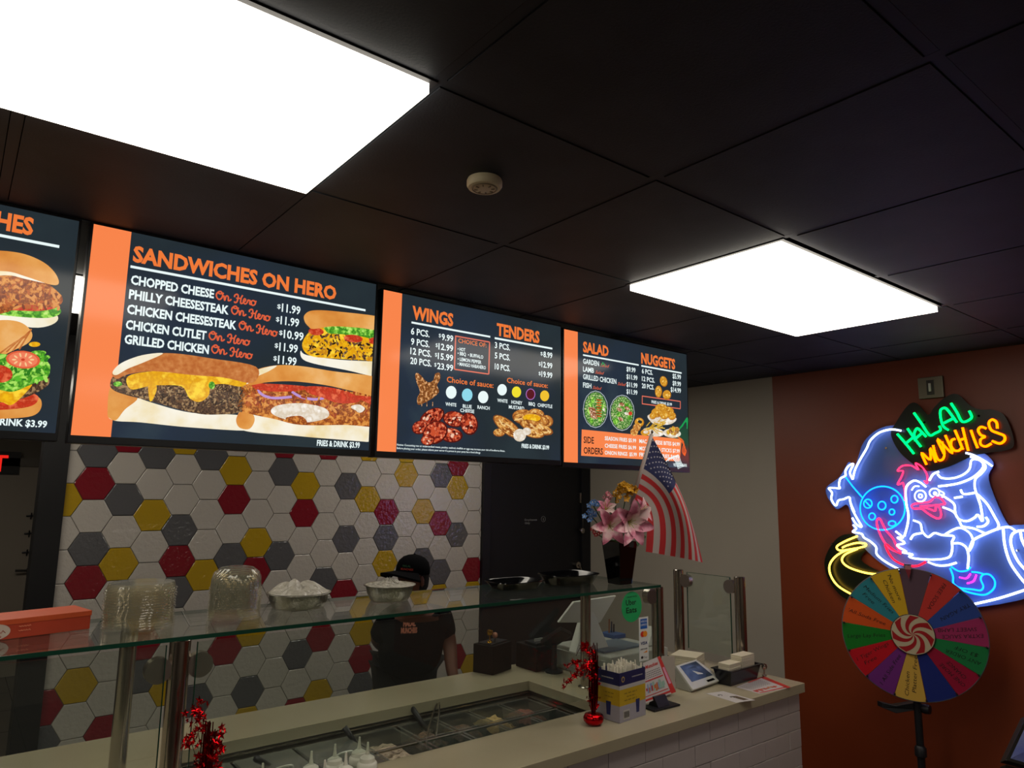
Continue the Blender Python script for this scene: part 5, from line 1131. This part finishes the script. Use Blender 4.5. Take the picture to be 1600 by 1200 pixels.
# cap
CAPM = mat('cap_black', '#060609', .95, spec=.1, bump=.3, bscale=200)
KM = HM @ Matrix.Translation((0, 0, -.006)) @ Matrix.Rotation(math.radians(-13), 4, 'Y')
m = MB(); m.lathe([(.082, .022), (.086, .03), (.085, .055), (.075, .085), (.055, .106), (.03, .117), (.006, .121), (.001, .121)], 32, M=KM, sx=1.12, sy=.95); cp = m.build('cap', CAPM, t, sm=True)
m = MB(); n_ = 18; v = []
for zz in (0, .010):
    for i in range(n_+1):
        a = -math.pi/2*.78+math.pi*.78*i/n_
        for q in (0, .5, 1):
            r = .082+.085*q*math.cos(a)**.5 if q else .08
            v.append(KM @ Vector((r*math.cos(a)*1.1, r*math.sin(a)*.95, .024+zz-.012*q-.03*q*math.sin(a)**2)))
K = 3*(n_+1); f = []
for i in range(n_):
    for j in range(2):
        a = i*3+j; f += [(a, a+3, a+4, a+1), (K+a, K+a+1, K+a+4, K+a+3)]
    f += [(i*3+2, i*3+5, K+i*3+5, K+i*3+2)]
m.add(v, f); m.build('brim', CAPM, cp, sm=40)
MB().lathe([(.001, .119), (.006, .119), (.006, .124), (.001, .126)], 10, M=KM).build('cap_button', CAPM, cp)
m = MB(); Rr = KM.to_3x3()
def capp(u, z): a = -.1+u; return KM @ Vector((.097*math.cos(a)*1.0, .086*math.sin(a), z))
cl_ = [PL(x, y, 1, 3.15) for x, y in ((617, 889), (628, 890))]
v_, f_g = glyphs('MUNCHIES', .02); m.add([KM @ Vector((1.13*.087*math.cos(.15+x*.75), .97*.087*math.sin(.15+x*.75), .040+.010*y)) for x, y in v_], f_g)
v_, f_g = glyphs('HALAL', .02); m.add([KM @ Vector((1.13*.085*math.cos(.25+x*.5), .97*.085*math.sin(.25+x*.5), .056+.010*y)) for x, y in v_], f_g, 1)
m.build('cap_lettering', [mat('cap_red', '#a8301c', .6), mat('cap_green', '#2c5a3c', .6)], cp, recalc=False)
# shirt
S = [(2.07, 3.50, .80, (.195, .17)), (2.065, 3.47, .96, (.19, .15)), (2.035, 3.41, 1.09, (.185, .135)), (2.005, 3.36, 1.165, (.085, .075)), (1.905, 3.46, 1.105, .070), (1.925, 3.58, 1.0, .058), (2.19, 3.335, 1.10, .072), (2.222, 3.315, .985, .060)]
shirt = skin_mesh(S, [(0, 1), (1, 2), (2, 3), (2, 4), (4, 5), (2, 6), (6, 7)], 'shirt', SHIRT, t)
P_ = [(2.13, 3.63, .88, (.155, .12)), (2.04, 3.66, .80, .105), (2.03, 3.62, .48, .078), (2.04, 3.68, .12, .062), (2.22, 3.62, .80, .105), (2.24, 3.58, .48, .078), (2.23, 3.64, .12, .062)]
skin_mesh(P_, [(0, 1), (1, 2), (2, 3), (0, 4), (4, 5), (5, 6)], 'trousers', PANT, t)
for x, y in ((2.03, 3.64), (2.22, 3.60)):
    MB().lathe([(.05, .001), (.055, .01), (.052, .04), (.04, .075), (.03, .09)], 20, sx=.85, sy=2.0, c=(x, y, 0)).build('shoe', BLACK, t, sm=50)
# shirt logo, laid on the shirt front by casting onto its surface
bpy.context.view_layer.update(); dgl = bpy.context.evaluated_depsgraph_get()
sm_ = bpy.data.objects[shirt.name]
from mathutils.bvhtree import BVHTree
vv = [v.co+wloc(shirt) for v in shirt.data.vertices]; bv = BVHTree.FromPolygons(vv, [tuple(p.vertices) for p in shirt.data.polygons])
m = MB(); nd = Vector((-.55, -.83, 0)).normalized(); hr = Vector((nd.y*-1, nd.x, 0))
lc = PL(638, 985, 1, 3.25)
def onshirt(p):
    h = bv.ray_cast(p+nd*.3, -nd); return (h[0]+nd*.002) if h[0] is not None else p
for s_, mi, o_, wd_ in (('HALAL', 0, (-.032, .006), .064), ('MUNCHIES', 0, (-.042, -.028), .084)):
    v_, fg = glyphs(s_, .07); m.add([onshirt(lc+hr*(o_[0]+wd_*x)+Vector((0, 0, o_[1]+.026*y))) for x, y in v_], fg)
m.build('shirt_logo', mat('logo_salmon', '#c87860', .6), t, recalc=False)

# ================================================================ NEON SIGN
NX = WX-.055
t = thing('neon_sign', (WX-.04, 1.3, 1.75), 'large neon sign of a rooster chef with green and yellow HALAL MUNCHIES lettering', 'neon sign')
def NP(x, y, dx=0): return PL(x, y, 0, NX+dx)
def c4(pts): return [(1280+x/5, 560+y/5) for x, y in pts]
def c5(pts): return [(1280+x/5, 740+y/5) for x, y in pts]
BK = glass('acrylic_painted_glow', '#5a7cc8', 1.45, .05, .5, (.20, .32, .70, 1)); BKD = mat('acrylic_dark', '#0c1410', .3, spec=.4)  # blue glow of the tubes is put into the figure backing's colour
def hull_plate(pts, name, mt, dx=.02, th=.004):
    P = smooth([NP(x, y, dx) for x, y in pts], 5, True); MB().poly(P, th=th, n=Vector((1, 0, 0))).build(name, mt, t)
hull_plate(c4([(560, 590), (600, 500), (690, 370), (760, 350), (850, 440), (900, 380), (990, 300), (1080, 280), (1180, 370), (1270, 400), (1350, 400), (1440, 440), (1500, 560), (1520, 680), (1450, 720), (1300, 740), (1180, 770), (1000, 850), (850, 880), (740, 830), (620, 720)]), 'lettering_backing', BKD)
hull_plate([(1290, 765), (1312, 745), (1326, 722), (1336, 728), (1350, 690), (1378, 668), (1412, 668), (1430, 700), (1470, 715), (1520, 702), (1552, 722), (1545, 750), (1572, 815), (1590, 820), (1640, 826), (1640, 918), (1516, 950), (1490, 934), (1440, 905), (1400, 894), (1362, 868), (1336, 835), (1325, 790), (1306, 795)], 'figure_backing', BK, dx=.026)
hull_plate([(1288, 880), (1300, 850), (1320, 835), (1350, 838), (1362, 850), (1345, 875), (1385, 900), (1370, 910), (1330, 938), (1300, 915)], 'tail_backing', BKD, dx=.03)
def neon(name, colr, strokes, s, r=.0052, closed=(), kind=None):
    m = MB()
    for i, st in enumerate(strokes): m.tube(smooth([NP(x, y) for x, y in st], 5, closed=(i in closed)), r, 6, closed=(i in closed))
    return m.build(name, glow('neon_'+colr+str(s), colr, s*TUBE), t, sm=True)
def circ(cx, cy, rx, ry, n=14): return [(cx+rx*math.cos(2*math.pi*k/n), cy+ry*math.sin(2*math.pi*k/n)) for k in range(n)]
GR, YE, WH, CY, PK, RD, LY, VI = '#00d048', '#ff5400', '#b4c8ff', '#0c74ff', '#ff2044', '#ff1024', '#ffc840', '#ff24c0'
for nm, sts in (('letter_h', [[(610, 590), (675, 665), (740, 745)], [(690, 548), (740, 620), (795, 690)], [(672, 668), (740, 612)]]), ('letter_a', [[(752, 645), (742, 590), (765, 547), (800, 575), (835, 612)], [(752, 628), (800, 585)]]),
                ('letter_l', [[(740, 425), (800, 510), (860, 598), (905, 585), (948, 560), (938, 528)]]), ('letter_a', [[(1010, 560), (970, 530), (950, 470), (948, 405), (985, 388), (1025, 430), (1075, 500)], [(975, 505), (1045, 470)]]), ('letter_l', [[(1030, 350), (1075, 420), (1120, 495), (1190, 465), (1172, 410)]])):
    neon(nm, GR, [c4(s_) for s_ in sts], 2.6, r=.006)
for nm, sts in (('letter_m', [[(838, 830), (800, 738), (868, 792), (868, 702), (912, 812)]]), ('letter_u', [[(890, 678), (905, 740), (930, 792), (965, 788), (978, 740), (960, 650)]]), ('letter_n', [[(975, 745), (925, 630), (1040, 742), (985, 600)]]),
                ('letter_c', [[(1062, 628), (1035, 640), (1030, 680), (1055, 718), (1090, 720), (1112, 700)]]), ('letter_h', [[(1060, 560), (1090, 630), (1122, 712)], [(1120, 540), (1142, 630), (1165, 722)], [(1090, 640), (1148, 622)]]),
                ('letter_i', [[(1185, 560), (1210, 630), (1238, 700)]]), ('letter_e', [[(1305, 548), (1265, 535), (1242, 560), (1262, 598), (1295, 612), (1262, 632), (1262, 672), (1300, 688), (1345, 665)]]), ('letter_s', [[(1392, 548), (1385, 500), (1352, 478), (1325, 505), (1345, 560), (1400, 585), (1445, 605), (1448, 640), (1410, 665), (1350, 645)]])):
    neon(nm, YE, [c4(s_) for s_ in sts], 3.2, r=.006)
NR = .0055
neon('white_outline', WH, [c4([(640, 565), (560, 555), (470, 580), (400, 640), (370, 705), (320, 790), (280, 870), (262, 945)]), c4([(262, 945), (240, 890), (268, 825), (230, 840), (205, 880), (205, 915), (165, 940), (155, 990), (160, 1015), (120, 1012), (75, 1015), (100, 1050), (95, 1100), (130, 1150), (150, 1110), (190, 1100), (235, 1085), (245, 1130), (275, 1200)]),
    c5([(245, 230), (260, 280), (290, 340), (332, 415), (290, 395), (258, 345)]), c5([(265, 400), (290, 430), (262, 455), (330, 470), (350, 500), (400, 530), (445, 575), (450, 630), (520, 690), (625, 748)]),
    c5([(665, 490), (690, 400), (697, 320), (682, 240), (675, 140), (690, 90), (740, 55), (790, 70), (835, 105)])], 3.0)
neon('cyan_paddle', CY, [c5([(205, 25), (270, 110), (340, 190)]), c5(circ(495, 270, 175, 170, 20)), c5(circ(380, 235, 32, 34)), c5(circ(490, 250, 30, 32)), c5(circ(588, 200, 26, 28)), c5(circ(568, 300, 21, 22)), c5(circ(413, 335, 25, 26)), c5(circ(570, 390, 28, 20)), c5([(360, 215), (400, 258)])], 2.2, r=.004, closed=(1, 2, 3, 4, 5, 6, 7))
neon('pink_comb', PK, [c4([(655, 970), (612, 985), (640, 930), (655, 880), (612, 878), (650, 840), (720, 838), (775, 870), (752, 818), (805, 850), (842, 910), (842, 975), (820, 955)]), c4([(655, 970), (668, 1030), (668, 1110)])], 2.4, r=.004)
neon('eyes', WH, [c5(circ(790, 175, 44, 44)), c5(circ(790, 175, 14, 14, 8)), c5(circ(900, 150, 38, 34)), c5(circ(905, 155, 10, 10, 8)), c5([(722, 130), (745, 100), (782, 100)]), c5([(935, 130), (975, 155), (960, 185)])], 3.0, r=.0035, closed=(0, 1, 2, 3))
neon('pink_beak', PK, [c5([(985, 235), (950, 195), (905, 183), (860, 220), (780, 230), (725, 245), (735, 272), (800, 275), (850, 312), (920, 350), (952, 330), (942, 270), (912, 250), (905, 290), (850, 272), (790, 255), (870, 250), (985, 238)])], 2.4, r=.0045)
neon('white_hat', WH, [c4([(860, 955), (890, 905), (935, 885)]), c4([(925, 905), (960, 935), (1050, 935), (1130, 905), (1175, 860), (1190, 795), (1240, 790), (1280, 820), (1272, 865), (1200, 930), (1080, 978), (930, 1000)]), c4([(1145, 738), (1210, 758), (1290, 800), (1352, 842)]), c4([(1180, 768), (1255, 790), (1300, 845), (1270, 895), (1222, 940), (1215, 1000), (1230, 1060), (1265, 1160)]),
    c5([(1230, 155), (1262, 255), (1275, 372), (1240, 322), (1212, 345), (1150, 372), (1085, 350), (1062, 300), (1055, 240), (1000, 195), (950, 165)]), c5([(1055, 190), (1120, 180)]), c5([(1105, 125), (1130, 160), (1215, 150)]), c5([(1240, 165), (1310, 235), (1372, 340), (1402, 400), (1388, 440)]), c5([(1302, 340), (1320, 375), (1285, 410), (1232, 415)])], 3.0)
neon('white_body', WH, [c5([(735, 365), (790, 390), (805, 450), (850, 495), (900, 465), (960, 480), (1050, 490), (1038, 540), (1100, 545), (1150, 580), (1167, 650), (1160, 745)]), c5([(713, 515), (740, 478), (800, 465)]), c5([(985, 475), (1050, 437), (1110, 425), (1180, 470), (1202, 540), (1172, 605)]), c5([(965, 262), (1050, 300), (1095, 370), (1120, 412), (1210, 430), (1295, 468)]),
    c5([(597, 450), (655, 500), (612, 500), (668, 542), (605, 562), (680, 608), (650, 615), (730, 632), (702, 648), (760, 665), (900, 672), (1010, 655), (1038, 600), (1038, 540)]), c5([(850, 690), (920, 716), (1000, 716), (1072, 696)])], 3.0)
neon('white_barrel', WH, [c5([(1172, 600), (1185, 560), (1210, 515), (1300, 470), (1400, 430), (1480, 418), (1530, 445)]), c5([(1438, 430), (1450, 560), (1490, 690), (1555, 790), (1620, 870)]), c5([(1620, 445), (1555, 448), (1505, 480), (1500, 560), (1550, 680), (1620, 760)]), c5([(1572, 455), (1585, 520), (1620, 590)]), c5([(1185, 1025), (1400, 975), (1620, 905)])], 3.0, r=.0055)
neon('pink_wattle', PK, [c5([(640, 622), (560, 590), (500, 520), (460, 430), (450, 370), (475, 355), (520, 440), (575, 505), (602, 560), (640, 622)])], 2.2)
neon('red_tail', RD, [c5([(640, 625), (585, 600), (520, 550), (532, 600), (580, 670), (660, 712), (760, 722), (832, 690)])], 2.2)
neon('cyan_shoe', CY, [c5([(1030, 725), (1090, 762), (1155, 757), (1182, 730)]), c5([(1022, 738), (1045, 800), (1050, 860), (1100, 892), (1200, 905), (1262, 912), (1282, 880), (1262, 825), (1280, 790), (1332, 790), (1372, 840), (1362, 900), (1300, 945), (1220, 940), (1120, 910), (1055, 865)]), c5([(1190, 768), (1240, 772), (1285, 785)])], 2.2, r=.0045)
neon('violet_laces', VI, [c5([(1095, 810), (1150, 818), (1182, 782)]), c5([(1155, 858), (1205, 840), (1228, 790)])], 2.2, r=.004)
neon('yellow_plume', LY, [c5([(300, 488), (200, 530), (138, 570), (160, 600), (240, 592), (350, 570), (362, 548), (290, 542), (215, 562), (180, 580)]), c5([(300, 585), (210, 600), (125, 650), (80, 720), (92, 800), (150, 880), (262, 948)]), c5([(300, 588), (205, 630), (178, 680), (228, 730), (340, 770), (440, 785), (495, 772)])], 2.8)
m = MB()
for x, y in ((1445, 660), (1530, 650), (1385, 700), (1300, 850), (1590, 860), (1420, 905), (1480, 760)):
    a = NP(x, y, .026); m.tube([a-Vector((.006, 0, 0)), Vector((WX-.001, a.y, a.z))], .006, 10)
m.build('standoff_pins', STEEL, t)
# outlet plate
c = PL(1456, 606, 0, WX-.003)
t = thing('outlet_plate', c, 'metal junction box plate on the orange wall above the neon sign', 'outlet')
MB().box(WX-.022, WX-.001, c.y-.062, c.y+.062, c.z-.058, c.z+.058).build('plate', mat('plate_steel', '#6e6a5c', .4, .7), t, bevel=.003)
MB().box(WX-.026, WX-.022, c.y-.018, c.y+.018, c.z-.040, c.z+.040).build('switch_insert', mat('insert', '#2c2a26', .4), t, bevel=.001)
MB().box(WX-.033, WX-.026, c.y-.006, c.y+.006, c.z-.022, c.z+.022).build('toggle', WHITEP, t, bevel=.001)
# smoke detector
c = PL(757, 292, 2, CEILZ-.02)
t = thing('smoke_detector', (c.x, c.y, CEILZ-.0015), 'round cream smoke detector on the black ceiling', 'smoke detector')
MB().lathe([(.042, 0), (.044, -.005), (.044, -.016), (.040, -.022), (.02, -.025), (.001, -.026)][::-1], 40, c=(c.x, c.y, CEILZ-.0016)).build('detector_body', mat('cream_plastic', '#d6c8a4', .45), t, sm=35)
m = MB(); m.lathe([(.027, -.0235), (.030, -.0255), (.033, -.0235)], 32, c=(c.x, c.y, CEILZ-.0012), caps=False)
for k in range(8): a = k*math.pi/4; m.box(-.0015, .0015, .017, .025, -.027, -.0245, M=Matrix.Translation((c.x, c.y, CEILZ-.0012)) @ Matrix.Rotation(a, 4, 'Z'))
m.build('detector_vents', mat('cream_dark', '#8a7c60', .5), t)
# ================================================================ PRIZE WHEEL
XW = 3.72; dW = ray(1426, 991); WC = EYE+dW*(XW/dW.x); na = math.radians(24)
nW = Vector((-math.cos(na), -math.sin(na), 0)); tW = Vector((math.sin(na), -math.cos(na), 0)); ZU = Vector((0, 0, 1))
t = thing('prize_wheel', (WC.x-nW.x*.05, WC.y-nW.y*.05, 0), 'colourful prize wheel with handwritten wedges on a black stand in front of the orange wall', 'prize wheel')
WR = .307; HR = .092
def wp_(r, th, d=0): a = math.radians(th); return WC+(ZU*math.cos(a)+tW*math.sin(a))*r+nW*d
SEG = [('#5a4450', ''), ('#c03a34', 'FREE SODA'), ('#304890', 'TRY AGAIN'), ('#a03060', 'EXTRA SAUCE\nSWEET LAMB'), ('#227a44', 'ANY ORDER\n$3 OFF'), ('#981a38', 'ONE MORE\nCHANCE'), ('#202c74', ''), ('#c8a046', 'Chicken\nPlatter Free'), ('#6e2c7a', '1 All Side Free'),
       ('#bc1824', '1 Tiger Wings\nFree'), ('#1a7426', 'Large Lay Fries'), ('#c8501e', "'All Soda Free"), ('#2c7c88', 'Medium Fries\nFree'), ('#c8a024', "'No more\nChicken")]
MK = mat('marker_ink', '#101010', .6)
for k, (cc, s_) in enumerate(SEG):
    t0 = -7.4+25.714*k; n_ = 8; P = [wp_(HR*.9, t0+.3+25.1*i/n_) for i in range(n_+1)][::-1]; Q_ = [wp_(WR, t0+.3+25.1*i/n_) for i in range(n_+1)]
    pts = Q_+P; th_ = .006
    o = MB().poly([p-nW*.006 for p in pts], th=th_, n=nW).build('wedge', mat('wedge_'+cc[1:], cc, .35, spec=.4), t)
    if s_:
        m = MB(); L = s_.split('\n'); am = math.radians(t0+12.86); rd = (ZU*math.cos(am)+tW*math.sin(am)); dd = -rd; uu = (ZU*math.sin(am)*1-tW*math.cos(am)*1)
        if dd.cross(uu).dot(nW) < 0: uu = -uu
        for j, ln in enumerate(L):
            off = (.5*(len(L)-1)-j)*.030-.008; ww = min(.17, .016*len(ln)); r0 = WR-.018-(.02 if j else 0)
            hs_ = .018
            text3(m, ln, WC+rd*r0+uu*off+nW*.0012, dd*ww, uu*hs_, bold=-.004, shear=.15)
        m.build('handwriting', MK, o, recalc=False)
    MB().tube([wp_(WR-.008, t0, 0), wp_(WR-.008, t0, .022)], .0045, 8).build('peg', BLACK, t)
rg = MB(); rg.tube([wp_(WR+.001, 360*k/72, -.003) for k in range(72)], .0035, 6, closed=True); rg.build('rim', mat('rim_grey', '#5a5a5e', .3), t, sm=True)
MB().poly([wp_(HR, 10*k, .001) for k in range(36)], th=.010, n=nW).build('hub_disc', mat('hub_cream', '#b8ac90', .4), t)
rg = MB(); rg.tube([wp_(HR, 360*k/48, .008) for k in range(48)], .003, 6, closed=True); rg.build('hub_rim', BLACK, t, sm=True)
m = MB()
for k in range(7):
    A_ = []; B_ = []
    for i in range(13):
        q = i/12; r = HR*.97*q; tw = -85*(1-q)**1.2
        A_.append(wp_(r, 51.43*k+tw-4, .0116)); B_.append(wp_(r, 51.43*k+tw-4+25.7, .0116))
    n0 = 13; m.add(A_+B_, [(i, i+1, n0+i+1, n0+i) for i in range(12)])
m.build('hub_swirl', mat('hub_red', '#9c1a20', .4), t, recalc=False)
# pointer, pole, bracket, base
pp = [wp_(WR+.018, -2.6, .012), wp_(WR+.018, 2.6, .012), wp_(WR+.0, 2.4, .022), wp_(WR-.045, 0, .024), wp_(WR+.0, -2.4, .022)]
MB().poly(pp, th=.004, n=nW).build('pointer', mat('pointer_red', '#7a2430', .4), t)
bk = -nW
P0 = WC+bk*.045
m = MB(); m.tube([Vector((P0.x, P0.y, .06)), Vector((P0.x, P0.y, WC.z+WR+.02))], .017, 14); m.tube([Vector((P0.x, P0.y, WC.z+WR+.01)), wp_(WR+.015, 0, .016)], .006, 8); m.build('pole', BLACK, t, sm=40)
m = MB(); m.tube([P0, WC+nW*.004], .015, 14); m.build('axle', STEELD, t, sm=40)
kz = PL(1438, 1110, 0, XW).z
lo_ = Vector((P0.x, P0.y, kz+.01)); tip = PL(1378, 1101, 0, XW-.02); mid = PL(1400, 1106, 0, XW)
m = MB(); ud = Vector((0, 0, 1)); m.add([tip+ud*.012, tip-ud*.012, mid-ud*.030, lo_-ud*.028, lo_+ud*.004, mid+ud*.012], [(0, 1, 2, 5), (5, 2, 3, 4)])
k_ = len(m.v); m = MB().poly([tip+ud*.010, tip-ud*.014, mid-ud*.026, lo_-ud*.022, lo_+ud*.012, mid+ud*.010], th=.035, n=Vector((.5, .86, 0))); m.build('marker_tray', BLACK, t, bevel=.002)
MB().lathe([(.001, -.02), (.020, -.018), (.024, 0), (.020, .018), (.001, .02)], 16, M=Matrix.Rotation(math.pi/2, 4, 'X'), c=lo_+tW*.035-ud*.012).build('clamp_knob', BLACK, t, sm=50)
MB().lathe([(.022, 0), (.026, .004), (.026, .04), (.018, .05)], 18, c=(P0.x, P0.y, PL(1432, 1185, 0, XW).z)).build('height_collar', BLACK, t, sm=40)
m = MB(); m.lathe([(.18, .001), (.18, .012), (.03, .03), (.022, .06)], 32, c=(P0.x, P0.y, 0)); m.build('base', BLACK, t, sm=30)
# ================================================================ KIOSK at the lower right corner
KD = 2.3
kb = [PD(1571, 1188, KD), PD(1690, 1222, KD), PD(1712, 1120, KD+.12), PD(1604, 1118, KD+.12)]
n = (kb[1]-kb[0]).cross(kb[3]-kb[0]).normalized(); n = n if n.dot(EYE-kb[0]) > 0 else -n
t = thing('order_kiosk', Vector((kb[0].x+.1, kb[0].y-.1, 0)), 'corner of a black framed order screen at the lower right edge', 'kiosk')
kc = sum(kb, Vector())/4
MB().poly(kb, th=-.03, n=n).build('kiosk_frame', mat('kiosk_black', '#1a1612', .4), t, bevel=.004)
ki = [p.lerp(kc, .10)+n*.0008 for p in kb]
MB().poly(ki, th=.0006, n=n).build('kiosk_screen', mat('kiosk_glass', '#8c94a8', .12, c2='#5a62a0', nscale=6, coat=.5), t)
bs = Vector((kc.x, kc.y, 0)); m = MB(); m.tube([bs, kc-n*.05], .03, 14); m.lathe([(.16, .001), (.16, .012), (.03, .03)], 28, c=bs); m.build('kiosk_stand', BLACK, t, sm=30)
kd = [kb[0]+n*.001-Vector((0, 0, .012)), kb[1]+n*.001-Vector((0, 0, .012)), kb[1]-Vector((0, 0, .10))-n*.02, kb[0]-Vector((0, 0, .10))-n*.02]
MB().poly(kd, th=-.03, n=n).build('kiosk_base_panel', mat('kiosk_panel', '#241a14', .5), t, bevel=.003)
